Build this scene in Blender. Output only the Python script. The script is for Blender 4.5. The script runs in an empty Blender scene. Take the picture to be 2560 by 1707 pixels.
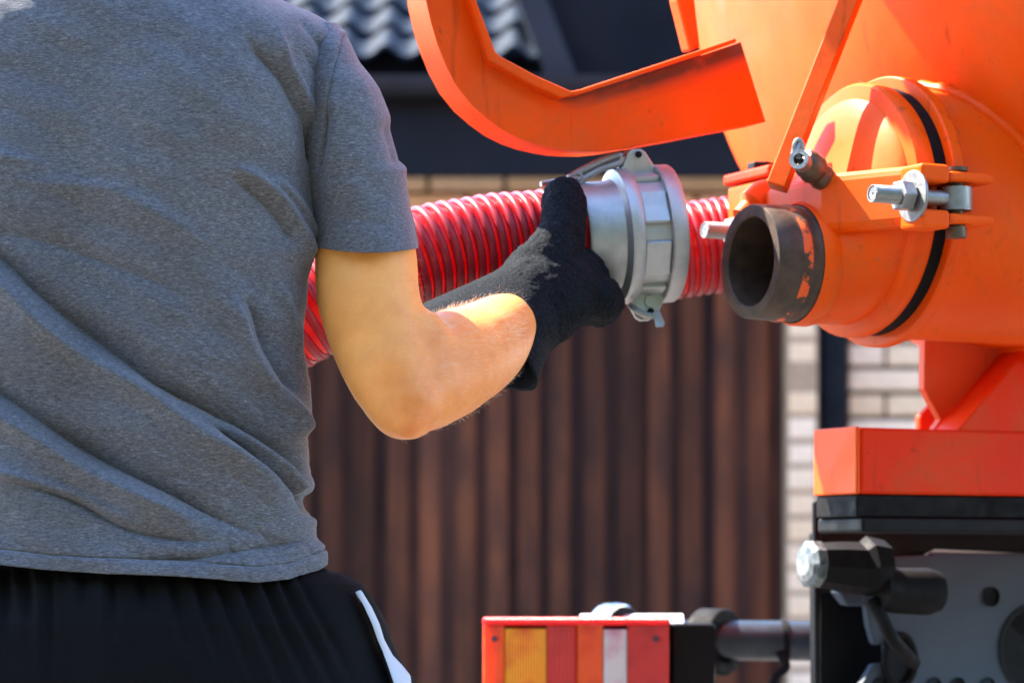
import bpy, bmesh, math, random
import numpy as np
from mathutils import Vector, noise as mnoise

random.seed(7)
rng = np.random.default_rng(7)
SC = bpy.context.scene
COL = SC.collection

# ------------------------------------------------------------------ camera
FPX, U0, V0, CAMZ = 7020.0, 1280.0, 1430.0, 0.98      # focal length in photo pixels, horizon row
cam = bpy.data.cameras.new('camera')
cam.sensor_width = 36.0
cam.lens = FPX / 2560.0 * 36.0
cam.shift_y = (V0 - 853.5) / 2560.0
cam.clip_start, cam.clip_end = 0.1, 800.0
cam.dof.use_dof = True
cam.dof.focus_distance = 2.72
cam.dof.aperture_fstop = 6.3
camo = bpy.data.objects.new('camera', cam)
camo.location = (0, 0, CAMZ)
camo.rotation_euler = (math.radians(90), 0, 0)
COL.objects.link(camo)
SC.camera = camo

# ------------------------------------------------------------------ sky, sun, exposure
SUN = Vector((-0.55, 0.28, 0.79)).normalized()
W = bpy.data.worlds.new('World')
SC.world = W
W.use_nodes = True
wn = W.node_tree.nodes
wl = W.node_tree.links
sky = wn.new('ShaderNodeTexSky')
sky.sky_type = 'NISHITA'
sky.sun_disc = False
sky.sun_elevation = math.asin(SUN.z)
sky.sun_rotation = math.atan2(SUN.x, SUN.y)
sky.air_density, sky.dust_density, sky.ozone_density = 1.0, 0.3, 2.2
wn['Background'].inputs['Strength'].default_value = 0.13
wl.new(sky.outputs[0], wn['Background'].inputs['Color'])
sl = bpy.data.lights.new('sun', 'SUN')
sl.energy = 4.6
sl.angle = math.radians(0.6)
sl.color = (1.0, 0.90, 0.75)
so = bpy.data.objects.new('sun', sl)
so.rotation_euler = SUN.to_track_quat('Z', 'Y').to_euler()
so.location = (0, 0, 6)
COL.objects.link(so)
SC.view_settings.view_transform = 'Standard'
SC.view_settings.look = 'None'
SC.view_settings.exposure = 3.0
SC.view_settings.gamma = 1.0
SC.view_settings.use_curve_mapping = False
SC.cycles.max_bounces = 8
SC.cycles.use_denoising = True

# ------------------------------------------------------------------ materials
def lin(r, g, b):
    f = lambda c: c / 12.92 if c <= 0.04045 else ((c + 0.055) / 1.055) ** 2.4
    return (f(r / 255.0), f(g / 255.0), f(b / 255.0), 1.0)

class NB:
    def __init__(self, name):
        self.m = bpy.data.materials.new(name)
        self.m.use_nodes = True
        self.n = self.m.node_tree.nodes
        self.l = self.m.node_tree.links
        self.p = self.n['Principled BSDF']
        self.out = self.n['Material Output']
        self.tc = self.n.new('ShaderNodeTexCoord')
    def new(self, t, **kw):
        x = self.n.new(t)
        for k, v in kw.items():
            setattr(x, k, v)
        return x
    def coord(self, scale=(1, 1, 1), src='Object', rot=(0, 0, 0)):
        mp = self.new('ShaderNodeMapping')
        mp.inputs['Scale'].default_value = scale
        mp.inputs['Rotation'].default_value = rot
        self.l.new(self.tc.outputs[src], mp.inputs['Vector'])
        return mp.outputs[0]
    def noise(self, scale, detail=4, rough=0.55, vec=None, dist=0.0):
        x = self.new('ShaderNodeTexNoise')
        x.inputs['Scale'].default_value = scale
        x.inputs['Detail'].default_value = detail
        x.inputs['Roughness'].default_value = rough
        x.inputs['Distortion'].default_value = dist
        self.l.new(vec if vec is not None else self.tc.outputs['Object'], x.inputs['Vector'])
        return x.outputs['Fac']
    def ramp(self, fac, stops):
        x = self.new('ShaderNodeValToRGB')
        e = x.color_ramp.elements
        while len(e) < len(stops):
            e.new(0.5)
        for i, (p, c) in enumerate(stops):
            e[i].position = p
            e[i].color = c if len(c) == 4 else (*c, 1)
        self.l.new(fac, x.inputs[0])
        return x.outputs[0]
    def mix(self, fac, a, b, mode='MIX'):
        x = self.new('ShaderNodeMix', data_type='RGBA', blend_type=mode)
        for s, v in ((x.inputs[0], fac), (x.inputs[6], a), (x.inputs[7], b)):
            if hasattr(v, 'is_output'):
                self.l.new(v, s)
            else:
                s.default_value = v
        return x.outputs[2]
    def bump(self, h, strength=0.3, dist=0.002):
        x = self.new('ShaderNodeBump')
        x.inputs['Strength'].default_value = strength
        x.inputs['Distance'].default_value = dist
        self.l.new(h, x.inputs['Height'])
        self.l.new(x.outputs[0], self.p.inputs['Normal'])
    def set(self, **kw):
        for k, v in kw.items():
            s = self.p.inputs[k.replace('_', ' ')]
            if hasattr(v, 'is_output'):
                self.l.new(v, s)
            else:
                s.default_value = v
        return self.m

def simple(name, c, rough=0.6, metal=0.0, var=0.12, nscale=30, bump=0.15, bdist=0.001, coat=0.0, spec=0.5):
    b = NB(name)
    f = b.noise(nscale, 5)
    lo = tuple(x * (1 - var) for x in c[:3]) + (1,)
    hi = tuple(min(1, x * (1 + var)) for x in c[:3]) + (1,)
    col = b.ramp(f, [(0.3, lo), (0.7, hi)])
    rr = b.ramp(b.noise(nscale * 2.3, 3), [(0.3, (rough * 0.8,) * 3), (0.7, (min(1, rough * 1.2),) * 3)])
    b.set(Base_Color=col, Roughness=rr, Metallic=metal, Coat_Weight=coat)
    b.p.inputs['Specular IOR Level'].default_value = spec
    if bump:
        b.bump(b.noise(nscale * 5, 4), bump, bdist)
    return b.m

def orange_paint(name, c=(0.80, 0.078, 0.0008), dirt_or_shade=0.35, attr=False):
    b = NB(name)
    f = b.noise(7, 5)
    c1 = (c[0] * 0.93, c[1] * 0.82, c[2], 1)
    c2 = (min(1, c[0] * 1.04), c[1] * 1.22, c[2] * 1.6, 1)
    base = b.ramp(f, [(0.3, c1), (0.7, c2)])
    spots = b.ramp(b.noise(55, 6, 0.7), [(0.62, (0, 0, 0)), (0.72, (1, 1, 1))])
    sp2 = b.new('ShaderNodeMath', operation='MULTIPLY')
    b.l.new(spots, sp2.inputs[0]); sp2.inputs[1].default_value = dirt_or_shade
    col = b.mix(sp2.outputs[0], base, (0.10, 0.030, 0.012, 1))
    dust = b.ramp(b.noise(5.5, 6, 0.7, None, 0.8), [(0.50, (0, 0, 0)), (0.72, (0.5,) * 3)])
    col = b.mix(dust, col, (0.42, 0.115, 0.030, 1))
    streak = b.ramp(b.noise(1.0, 5, 0.65, b.coord((60, 60, 5))), [(0.60, (0, 0, 0)), (0.74, (0.5,) * 3)])
    col = b.mix(streak, col, (0.26, 0.035, 0.006, 1))
    chips = b.ramp(b.noise(115, 4, 0.65), [(0.70, (0, 0, 0)), (0.715, (0.85,) * 3)])
    col = b.mix(chips, col, (0.30, 0.12, 0.06, 1))
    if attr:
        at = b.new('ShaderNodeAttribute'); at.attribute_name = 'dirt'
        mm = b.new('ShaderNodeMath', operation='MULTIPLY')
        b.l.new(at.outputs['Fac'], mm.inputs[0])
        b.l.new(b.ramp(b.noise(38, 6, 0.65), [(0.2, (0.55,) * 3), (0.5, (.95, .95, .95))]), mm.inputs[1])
        col = b.mix(mm.outputs[0], col, (0.10, 0.042, 0.030, 1))  # vertex mask darkens the colour as painted shadow
    rr = b.ramp(b.noise(20, 4), [(0.3, (0.38,) * 3), (0.7, (0.55,) * 3)])
    b.set(Base_Color=col, Roughness=rr, Coat_Weight=0.0)
    b.p.inputs['Specular IOR Level'].default_value = 0.14
    b.bump(b.noise(28, 4, 0.5), 0.12, 0.004)
    return b.m

M = {}
M['orange'] = orange_paint('orange_paint')
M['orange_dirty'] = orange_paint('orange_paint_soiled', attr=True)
M['red_orange'] = orange_paint('red_orange_paint', (0.74, 0.030, 0.0008), 0.5)  # redder base carries the shade of the rail's side face
M['salmon'] = orange_paint('faded_orange_paint', (0.74, 0.095, 0.022), 0.2)
M['black_rubber'] = simple('black_rubber', (0.0065, 0.0065, 0.008), 0.7, var=0.3, spec=.12)
M['black_steel'] = simple('black_painted_steel', (0.0048, 0.0052, 0.007), 0.55, spec=.15, var=0.3, nscale=15)
M['grey_steel'] = simple('grey_painted_steel', (0.044, 0.062, 0.092), 0.55, spec=.25, var=0.15, nscale=6, bump=0.2)
M['dark_pipe'] = simple('dark_blue_grey_pipe', (0.026, 0.038, 0.055), 0.38, metal=0.3, var=0.3)
M['zinc'] = simple('zinc_plated_steel', (0.30, 0.315, 0.32), 0.5, metal=0.9, var=0.2, nscale=60, bump=0.3)
M['brass_grimy'] = simple('grimy_brass', (0.12, 0.092, 0.065), 0.5, metal=0.75, var=0.35, nscale=80, bump=0.5)
M['worn_lens'] = simple('clear_lens_plastic', (0.10, 0.115, 0.125), 0.25, var=0.8, spec=.3, nscale=70, bump=0.6, coat=0.1)

def mat_alu():
    b = NB('cast_aluminium')
    f = b.noise(22, 6, 0.6)
    col = b.ramp(f, [(0.3, (0.34, 0.355, 0.365, 1)), (0.7, (0.50, 0.53, 0.55, 1))])
    stain = b.ramp(b.noise(11, 5), [(0.55, (0, 0, 0)), (0.75, (1, 1, 1))])
    sm = b.new('ShaderNodeMath', operation='MULTIPLY'); b.l.new(stain, sm.inputs[0]); sm.inputs[1].default_value = 0.5
    col = b.mix(sm.outputs[0], col, (0.20, 0.15, 0.10, 1))
    b.set(Base_Color=col, Metallic=0.75, Roughness=b.ramp(f, [(0.3, (0.52,) * 3), (0.7, (0.40,) * 3)]))
    b.bump(b.noise(260, 5, 0.7), 0.35, 0.0012)
    return b.m
M['alu'] = mat_alu()

def mat_pipe_end():
    b = NB('worn_steel_with_flaking_paint')
    g = b.ramp(b.noise(40, 6, 0.65), [(0.3, (0.018, 0.014, 0.012, 1)), (0.75, (0.095, 0.055, 0.035, 1))])
    at = b.new('ShaderNodeAttribute'); at.attribute_name = 'paint'
    ad = b.new('ShaderNodeMath', operation='ADD')
    b.l.new(at.outputs['Fac'], ad.inputs[0]); b.l.new(b.noise(45, 6, 0.7), ad.inputs[1])
    k = b.ramp(ad.outputs[0], [(0.86, (0, 0, 0)), (0.92, (1, 1, 1))])
    col = b.mix(k, g, (0.78, 0.10, 0.012, 1))
    b.set(Base_Color=col, Roughness=0.55, Metallic=0.15)
    b.bump(b.noise(90, 5, 0.7), 0.4, 0.0015)
    return b.m
M['pipe_end'] = mat_pipe_end()

def mat_hose(name, base, trans, rough=0.28, tw=0.45, dirt_or_shade=0.5):
    b = NB(name)
    f = b.noise(60, 5, 0.6)
    d = b.ramp(f, [(0.52, (0, 0, 0)), (0.66, (dirt_or_shade,) * 3)])
    col = b.mix(d, base, (base[0] * 0.28, base[1] * 0.5 + 0.01, base[2] * 0.5 + 0.01, 1))
    b.set(Base_Color=col, Roughness=rough, Coat_Weight=0.15, Coat_Roughness=0.2)
    b.p.inputs['Specular IOR Level'].default_value = 0.35
    t = b.new('ShaderNodeBsdfTranslucent')
    t.inputs['Color'].default_value = trans
    mx = b.new('ShaderNodeMixShader')
    mx.inputs[0].default_value = tw
    b.l.new(b.p.outputs[0], mx.inputs[1]); b.l.new(t.outputs[0], mx.inputs[2])
    b.l.new(mx.outputs[0], b.out.inputs['Surface'])
    return b.m
M['hose'] = mat_hose('red_translucent_hose_wall', (0.46, 0.005, 0.012, 1), (0.95, 0.022, 0.012, 1), tw=0.42)
M['hose_rib'] = mat_hose('rose_hose_rib', (0.36, 0.022, 0.038, 1), (0.75, 0.03, 0.03, 1), rough=0.36, tw=0.3, dirt_or_shade=0.35)

def mat_cloth():
    b = NB('heather_blue_grey_jersey')
    v1 = b.coord((150, 150, 900))
    v2 = b.coord((330, 330, 1700))
    f1 = b.noise(1.0, 3, 0.6, v1)
    f2 = b.noise(1.0, 2, 0.5, v2)
    ad = b.new('ShaderNodeMath', operation='ADD'); b.l.new(f1, ad.inputs[0]); b.l.new(f2, ad.inputs[1])
    hf = b.new('ShaderNodeMath', operation='MULTIPLY'); b.l.new(ad.outputs[0], hf.inputs[0]); hf.inputs[1].default_value = 0.5
    col = b.ramp(hf.outputs[0], [(0.33, (0.048, 0.050, 0.063, 1)), (0.48, (0.099, 0.107, 0.131, 1)), (0.58, (0.143, 0.155, 0.187, 1)), (0.70, (0.26, 0.28, 0.32, 1))])
    fl = b.ramp(b.noise(1.0, 2, 0.5, b.coord((520, 520, 1500))), [(0.71, (0, 0, 0)), (0.78, (1, 1, 1))])
    col = b.mix(fl, col, (0.62, 0.64, 0.66, 1))
    big = b.ramp(b.noise(9, 3), [(0.3, (0.92, 0.93, 0.96, 1)), (0.7, (1.08, 1.05, 1.02, 1))])
    col = b.mix(1.0, col, big, 'MULTIPLY')
    b.set(Base_Color=col, Roughness=0.85, Sheen_Weight=0.25, Sheen_Roughness=0.4)
    b.p.inputs['Specular IOR Level'].default_value = 0.2
    b.bump(hf.outputs[0], 0.5, 0.0012)
    return b.m
M['shirt'] = mat_cloth()

def mat_skin():
    b = NB('skin')
    f = b.noise(14, 4)
    col = b.ramp(f, [(0.3, (0.88, 0.37, 0.100, 1)), (0.7, (0.93, 0.44, 0.130, 1))])
    sp = b.ramp(b.noise(150, 3, 0.6), [(0.70, (0, 0, 0)), (0.80, (0.45,) * 3)])
    col = b.mix(sp, col, (0.5, 0.16, 0.06, 1))
    at = b.new('ShaderNodeAttribute'); at.attribute_name = 'tan'
    tm = b.new('ShaderNodeMath', operation='MULTIPLY'); b.l.new(at.outputs['Fac'], tm.inputs[0])
    b.l.new(b.ramp(b.noise(30, 5, .6), [(0.25, (0.55,) * 3), (0.7, (1, 1, 1))]), tm.inputs[1])
    col = b.mix(tm.outputs[0], col, (0.76, 0.235, 0.070, 1))
    blo = b.ramp(b.noise(55, 5, 0.65), [(0.35, (0.94, 0.90, 0.86, 1)), (0.65, (1.03, 1.02, 1.0, 1))])
    col = b.mix(1.0, col, blo, 'MULTIPLY')
    b.p.inputs['Specular IOR Level'].default_value = 0.35
    b.set(Base_Color=col, Roughness=0.48, Subsurface_Weight=0.35, Subsurface_Scale=0.007)
    b.p.inputs['Subsurface Radius'].default_value = (1.0, 0.35, 0.15)
    b.bump(b.noise(330, 4, 0.7), 0.28, 0.0009)
    return b.m
M['skin'] = mat_skin()

def mat_glove():
    b = NB('black_fleece_and_latex_glove')
    f = b.noise(420, 4, 0.7)
    col = b.ramp(b.noise(35, 4), [(0.3, (0.0060, 0.0078, 0.0105, 1)), (0.7, (0.0105, 0.0135, 0.0180, 1))])
    gl = b.ramp(b.noise(330, 4, 0.75), [(0.50, (0, 0, 0)), (0.72, (1, 1, 1))])
    col = b.mix(gl, col, (0.024, 0.031, 0.040, 1))
    b.set(Base_Color=col, Roughness=b.ramp(f, [(0.4, (0.85,) * 3), (0.62, (0.55,) * 3)]), Sheen_Weight=0.0)
    b.p.inputs['Specular IOR Level'].default_value = 0.035
    b.bump(b.noise(300, 5, 0.7), 0.9, 0.003)
    return b.m
M['glove'] = mat_glove()

def mat_shorts():
    b = NB('black_polyester')
    f = b.noise(1, 3, 0.6, b.coord((700, 700, 700)))
    col = b.ramp(f, [(0.3, (0.0038, 0.0039, 0.0046, 1)), (0.7, (0.0068, 0.0070, 0.0084, 1))])
    b.set(Base_Color=col, Roughness=0.7, Sheen_Weight=0.0)
    b.p.inputs['Specular IOR Level'].default_value = 0.06
    b.bump(f, 0.15, 0.0008)
    return b.m
M['shorts'] = mat_shorts()
M['white_cloth'] = simple('white_polyester', (0.50, 0.54, 0.60), 0.7, var=0.05, nscale=12)
M['shoe'] = simple('dark_shoe', (0.05, 0.05, 0.05), 0.7)
M['hair'] = simple('brown_hair', (0.06, 0.035, 0.02), 0.6)
b_ = NB('fair_arm_hair')
b_.set(Base_Color=(0.92, 0.80, 0.66, 1), Roughness=0.4)
M['arm_hair'] = b_.m

def mat_wood(name, lo, hi):
    b = NB(name)
    oi = b.new('ShaderNodeObjectInfo')
    vec = b.coord((22, 22, 1.3))
    addv = b.new('ShaderNodeVectorMath', operation='ADD')
    cmb = b.new('ShaderNodeCombineXYZ')
    mu = b.new('ShaderNodeMath', operation='MULTIPLY'); b.l.new(oi.outputs['Random'], mu.inputs[0]); mu.inputs[1].default_value = 90
    b.l.new(mu.outputs[0], cmb.inputs[2]); b.l.new(vec, addv.inputs[0]); b.l.new(cmb.outputs[0], addv.inputs[1])
    f = b.noise(1.0, 6, 0.65, addv.outputs[0], 0.6)
    v2 = b.coord((9, 9, 3.0))
    a2 = b.new('ShaderNodeVectorMath', operation='ADD'); b.l.new(v2, a2.inputs[0]); b.l.new(cmb.outputs[0], a2.inputs[1])
    blot = b.noise(0.8, 4, 0.6, a2.outputs[0])
    col = b.ramp(f, [(0.3, lo), (0.7, hi)])
    grey = b.ramp(blot, [(0.42, (0, 0, 0)), (0.66, (0.8,) * 3)])
    col = b.mix(grey, col, (0.028, 0.019, 0.018, 1))
    tone = b.ramp(oi.outputs['Random'], [(0.0, (0.52, 0.56, 0.62, 1)), (1.0, (1.55, 1.42, 1.3, 1))])
    col = b.mix(1.0, col, tone, 'MULTIPLY')
    b.set(Base_Color=col, Roughness=0.8)
    b.p.inputs['Specular IOR Level'].default_value = 0.12
    b.bump(f, 0.4, 0.003)
    return b.m
M['wood'] = mat_wood('weathered_red_brown_wood', (0.062, 0.024, 0.014, 1), (0.135, 0.053, 0.027, 1))
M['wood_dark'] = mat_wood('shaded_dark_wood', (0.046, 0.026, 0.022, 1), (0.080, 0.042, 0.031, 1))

def mat_brick():
    b = NB('cream_brick')
    oi = b.new('ShaderNodeObjectInfo')
    f = b.noise(30, 5)
    col = b.ramp(oi.outputs['Random'], [(0.0, (0.74, 0.56, 0.36, 1)), (0.5, (0.80, 0.64, 0.45, 1)), (1.0, (0.84, 0.69, 0.53, 1))])
    col = b.mix(1.0, col, b.ramp(f, [(0.3, (0.88, 0.87, 0.85, 1)), (0.7, (1.06, 1.05, 1.04, 1))]), 'MULTIPLY')
    b.set(Base_Color=col, Roughness=0.9)
    b.p.inputs['Specular IOR Level'].default_value = 0.08
    b.bump(b.noise(120, 5, 0.7), 0.4, 0.002)
    return b.m
M['brick'] = mat_brick()
M['mortar'] = simple('beige_mortar', (0.36, 0.26, 0.175), 0.95, spec=.05, nscale=60)
M['dark_wall'] = simple('dark_slate_cladding', (0.0065, 0.0085, 0.0125), 0.75, spec=.1, var=0.2, nscale=4)
M['fascia'] = simple('dark_grey_painted_fascia', (0.0080, 0.0105, 0.0155), 0.7, spec=.1, var=0.15, nscale=3)
M['gutter'] = simple('dark_grey_gutter_metal', (0.015, 0.019, 0.028), 0.55, spec=.2, var=0.15, nscale=6)
M['soffit'] = simple('brown_soffit_board', (0.10, 0.06, 0.035), 0.7, var=0.2)
M['tile'] = simple('slate_blue_roof_tile', (0.008, 0.016, 0.031), 0.7, spec=.08, var=0.25, nscale=25, bump=0.3)
M['paving'] = simple('grey_gravel_yard', (0.085, 0.078, 0.074), 0.9, var=0.15, nscale=6, bump=0.3, bdist=0.004)

def lensmat(name, c, sub=0.6):
    b = NB(name)
    w = b.new('ShaderNodeTexWave'); w.inputs['Scale'].default_value = 90
    b.l.new(b.coord((1, 1, 1)), w.inputs['Vector'])
    c2 = (c[0] * .8, c[1] * .45, c[2] * .6, 1)
    c = b.ramp(b.noise(28, 2, .5), [(.30, c2), (.52, c)])
    b.set(Base_Color=c, Roughness=0.25, Coat_Weight=0.0, Subsurface_Weight=sub, Subsurface_Scale=0.03)
    b.bump(w.outputs['Fac'], 0.6, 0.002)
    return b.m
M['lens_red'] = lensmat('red_lamp_lens', (0.60, 0.018, 0.022, 1))
M['lens_amber'] = lensmat('amber_lamp_lens', (0.98, 0.36, 0.001, 1))
M['lens_orange'] = lensmat('orange_lamp_lens', (0.92, 0.095, 0.001, 1))
M['lens_white'] = lensmat('white_lamp_lens', (0.70, 0.69, 0.72, 1))
M['chrome'] = simple('bright_chrome', (0.75, 0.76, 0.77), 0.18, metal=1.0, var=0.05)

# ------------------------------------------------------------------ helpers
def P(u, v, d):
    return np.array([(u - U0) / FPX * d, d, CAMZ - (v - V0) / FPX * d])

WLOC = {}
def link_mesh(name, verts, faces, mat, parent=None, smooth=True, angle=35, attrs=None, keep_origin=False):
    verts = np.asarray(verts, dtype=float).reshape(-1, 3)
    c = np.zeros(3) if keep_origin else (verts.min(0) + verts.max(0)) / 2
    me = bpy.data.meshes.new(name)
    if isinstance(faces, np.ndarray) and faces.ndim == 2:
        n, k = faces.shape
        me.vertices.add(len(verts)); me.vertices.foreach_set('co', (verts - c).astype(np.float32).ravel())
        me.loops.add(n * k); me.loops.foreach_set('vertex_index', faces.astype(np.int32).ravel())
        me.polygons.add(n); me.polygons.foreach_set('loop_start', np.arange(0, n * k, k, dtype=np.int32))
        me.update(calc_edges=True); me.validate()
    else:
        me.from_pydata([tuple(x) for x in (verts - c)], [], [tuple(int(i) for i in f) for f in faces])
        me.update()
    for m_ in (mat if isinstance(mat, (list, tuple)) else [mat]):
        me.materials.append(m_)
    if smooth:
        me.polygons.foreach_set('use_smooth', np.ones(len(me.polygons), dtype=bool))
        if angle:
            me.set_sharp_from_angle(angle=math.radians(angle))
    for k_, a in (attrs or {}).items():
        at = me.attributes.new(k_, 'FLOAT', 'POINT')
        at.data.foreach_set('value', np.asarray(a, dtype=np.float32))
    return place(bpy.data.objects.new(name, me), c, parent)

def place(o, c, parent=None):
    COL.objects.link(o)
    base = np.zeros(3)
    if parent is not None:
        o.parent = parent
        base = WLOC[parent.name]
    o.location = tuple(np.asarray(c) - base)
    WLOC[o.name] = np.asarray(c, dtype=float)
    return o

def thing(name, label, cat, loc, group=None):
    o = bpy.data.objects.new(name, None)
    o.empty_display_size = 0.1
    place(o, np.asarray(loc, dtype=float))
    o['label'] = label; o['category'] = cat
    if group: o['group'] = group
    return o

def tag(o, label, cat, group=None):
    o['label'] = label; o['category'] = cat
    if group: o['group'] = group
    return o

class G:
    """collects geometry for one mesh"""
    def __init__(self):
        self.v, self.f, self.n = [], [], 0
    def add(self, v, f):
        v = np.asarray(v, dtype=float).reshape(-1, 3)
        self.v.append(v)
        self.f += [tuple(int(i) + self.n for i in q) for q in f]
        self.n += len(v)
        return self
    def build(self, name, mat, parent=None, **kw):
        return link_mesh(name, np.concatenate(self.v), self.f, mat, parent, **kw)

def unit(a):
    a = np.asarray(a, dtype=float)
    return a / np.linalg.norm(a)

def frames(pts, up=(0, 0, 1)):
    pts = np.asarray(pts, dtype=float)
    t = np.gradient(pts, axis=0)
    t /= np.linalg.norm(t, axis=1)[:, None]
    n = np.cross(t[0], up)
    if np.linalg.norm(n) < 1e-3: n = np.cross(t[0], (1, 0, 0))
    n = unit(n)
    N, B = [], []
    for i in range(len(pts)):
        n = unit(n - t[i] * np.dot(n, t[i]))
        N.append(n); B.append(np.cross(t[i], n))
    return t, np.array(N), np.array(B)

def grid_faces(r, c, wrap=True):
    i = np.arange(r - 1)[:, None]; j = np.arange(c if wrap else c - 1)[None, :]
    j2 = (j + 1) % c
    return np.stack([i * c + j, i * c + j2, (i + 1) * c + j2, (i + 1) * c + j], -1).reshape(-1, 4)

def tube(pts, rad, seg=16, caps=True, up=(0, 0, 1), flat=None):
    pts = np.asarray(pts, dtype=float)
    rad = np.broadcast_to(np.asarray(rad, dtype=float), (len(pts),))
    t, N, B = frames(pts, up)
    a = np.arange(seg) / seg * 2 * np.pi
    fl = 1.0 if flat is None else flat
    v = pts[:, None, :] + rad[:, None, None] * (np.cos(a)[None, :, None] * N[:, None, :] + fl * np.sin(a)[None, :, None] * B[:, None, :])
    f = [tuple(q) for q in grid_faces(len(pts), seg)]
    v = v.reshape(-1, 3)
    if caps:
        f.append(tuple(range(seg))[::-1]); f.append(tuple(range((len(pts) - 1) * seg, len(pts) * seg)))
    return v, f

def spline(pts, n=60):
    pts = np.asarray(pts, dtype=float)
    p = np.vstack([2 * pts[0] - pts[1], pts, 2 * pts[-1] - pts[-2]])
    out = []
    per = max(2, n // (len(pts) - 1))
    for i in range(1, len(p) - 2):
        for s in np.linspace(0, 1, per, endpoint=False):
            out.append(0.5 * ((2 * p[i]) + (-p[i - 1] + p[i + 1]) * s + (2 * p[i - 1] - 5 * p[i] + 4 * p[i + 1] - p[i + 2]) * s ** 2 + (-p[i - 1] + 3 * p[i] - 3 * p[i + 1] + p[i + 2]) * s ** 3))
    out.append(pts[-1])
    return np.array(out)

def lathe(prof, o, axis, seg=48, closed=False, ref=(0, 0, 1)):
    """prof: (t along axis, radius)"""
    axis = unit(axis); e1 = unit(np.cross(axis, ref)); e2 = np.cross(axis, e1)
    a = np.arange(seg) / seg * 2 * np.pi
    ring = np.cos(a)[:, None] * e1 + np.sin(a)[:, None] * e2
    prof = np.asarray(prof, dtype=float)
    if closed: prof = np.vstack([prof, prof[:1]])
    v = np.asarray(o)[None, None] + prof[:, 0][:, None, None] * axis + prof[:, 1][:, None, None] * ring[None]
    return v.reshape(-1, 3), [tuple(q) for q in grid_faces(len(prof), seg)]

def prism(poly, ext):
    """poly: list of 3-D points, ext: extrusion vector"""
    poly = np.asarray(poly, dtype=float); n = len(poly)
    v = np.vstack([poly, poly + np.asarray(ext)])
    f = [tuple(range(n)), tuple(range(n, 2 * n))[::-1]]
    f += [(i, i + n, (i + 1) % n + n, (i + 1) % n) for i in range(n)]
    return v, f

def box(c, ax, ay, az):
    """centre and three half vectors"""
    c, ax, ay, az = (np.asarray(q, dtype=float) for q in (c, ax, ay, az))
    v = [c + i * ax + j * ay + k * az for i in (-1, 1) for j in (-1, 1) for k in (-1, 1)]
    return v, [(0, 1, 3, 2), (4, 6, 7, 5), (0, 4, 5, 1), (2, 3, 7, 6), (0, 2, 6, 4), (1, 5, 7, 3)]

def fixn(o):
    bm = bmesh.new(); bm.from_mesh(o.data)
    bmesh.ops.recalc_face_normals(bm, faces=bm.faces)
    bm.to_mesh(o.data); bm.free()
    return o

def bevel(o, w=0.003, seg=2):
    fixn(o)
    m = o.modifiers.new('bevel', 'BEVEL'); m.width = w; m.segments = seg; m.limit_method = 'ANGLE'
    m.angle_limit = math.radians(40)
    return o

def hexprism(o, axis, r, h, ref=(0, 0, 1)):
    axis = unit(axis); e1 = unit(np.cross(axis, ref)); e2 = np.cross(axis, e1)
    poly = [np.asarray(o) + r * (math.cos(k * math.pi / 3) * e1 + math.sin(k * math.pi / 3) * e2) for k in range(6)]
    return prism(poly, axis * h)

def remesh(geos, name, mat, parent, voxel, smooth_it, post=None):
    """joins overlapping closed shapes into ONE continuous skin"""
    g = G()
    for v, f in geos: g.add(v, f)
    me = bpy.data.meshes.new('tmp'); me.from_pydata([tuple(x) for x in np.concatenate(g.v)], [], g.f); me.update()
    bm = bmesh.new(); bm.from_mesh(me); bmesh.ops.recalc_face_normals(bm, faces=bm.faces); bm.to_mesh(me); bm.free()
    o = bpy.data.objects.new('tmp', me); COL.objects.link(o)
    r = o.modifiers.new('r', 'REMESH'); r.mode = 'VOXEL'; r.voxel_size = voxel
    s = o.modifiers.new('s', 'SMOOTH'); s.factor = 0.5; s.iterations = smooth_it
    bpy.context.view_layer.update()
    dg = bpy.context.evaluated_depsgraph_get()
    ev = o.evaluated_get(dg)
    m2 = bpy.data.meshes.new_from_object(ev, depsgraph=dg)
    bpy.data.objects.remove(o)
    n = len(m2.vertices)
    co = np.empty(n * 3); m2.vertices.foreach_get('co', co); co = co.reshape(-1, 3)
    no = np.empty(n * 3, dtype=np.float32); m2.vertex_normals.foreach_get('vector', no); no = no.reshape(-1, 3)
    if post is not None:
        co = post(co, no)
    c = (co.min(0) + co.max(0)) / 2
    m2.vertices.foreach_set('co', (co - c).astype(np.float32).ravel())
    m2.materials.clear(); m2.materials.append(mat)
    m2.polygons.foreach_set('use_smooth', np.ones(len(m2.polygons), dtype=bool))
    m2.name = name
    m2.update()
    return place(bpy.data.objects.new(name, m2), c, parent), co, no

def ellipsoid(c, ax, ay, az, nu=20, nv=12):
    c, ax, ay, az = (np.asarray(q, dtype=float) for q in (c, ax, ay, az))
    v, f = [], []
    for i in range(nv + 1):
        th = math.pi * i / nv
        for j in range(nu):
            ph = 2 * math.pi * j / nu
            v.append(c + math.sin(th) * (math.cos(ph) * ax + math.sin(ph) * ay) + math.cos(th) * az)
    f = [tuple(q) for q in grid_faces(nv + 1, nu)]
    return np.array(v), f

def ball(c, r): return ellipsoid(c, (r, 0, 0), (0, r, 0), (0, 0, r))

def limb(pts, radii, n=40, seg=24):
    """round-ended tapered tube along a spline"""
    q = np.hstack([np.asarray(pts, dtype=float), np.asarray(radii, dtype=float)[:, None]])
    s = spline(q, n)
    return [tube(s[:, :3], s[:, 3], seg), ball(s[0, :3], s[0, 3]), ball(s[-1, :3], s[-1, 3])]

def bf(v, n):   # value noise array
    return np.array([mnoise.noise(Vector(p)) for p in v]) * n

exec_parts = []
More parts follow.
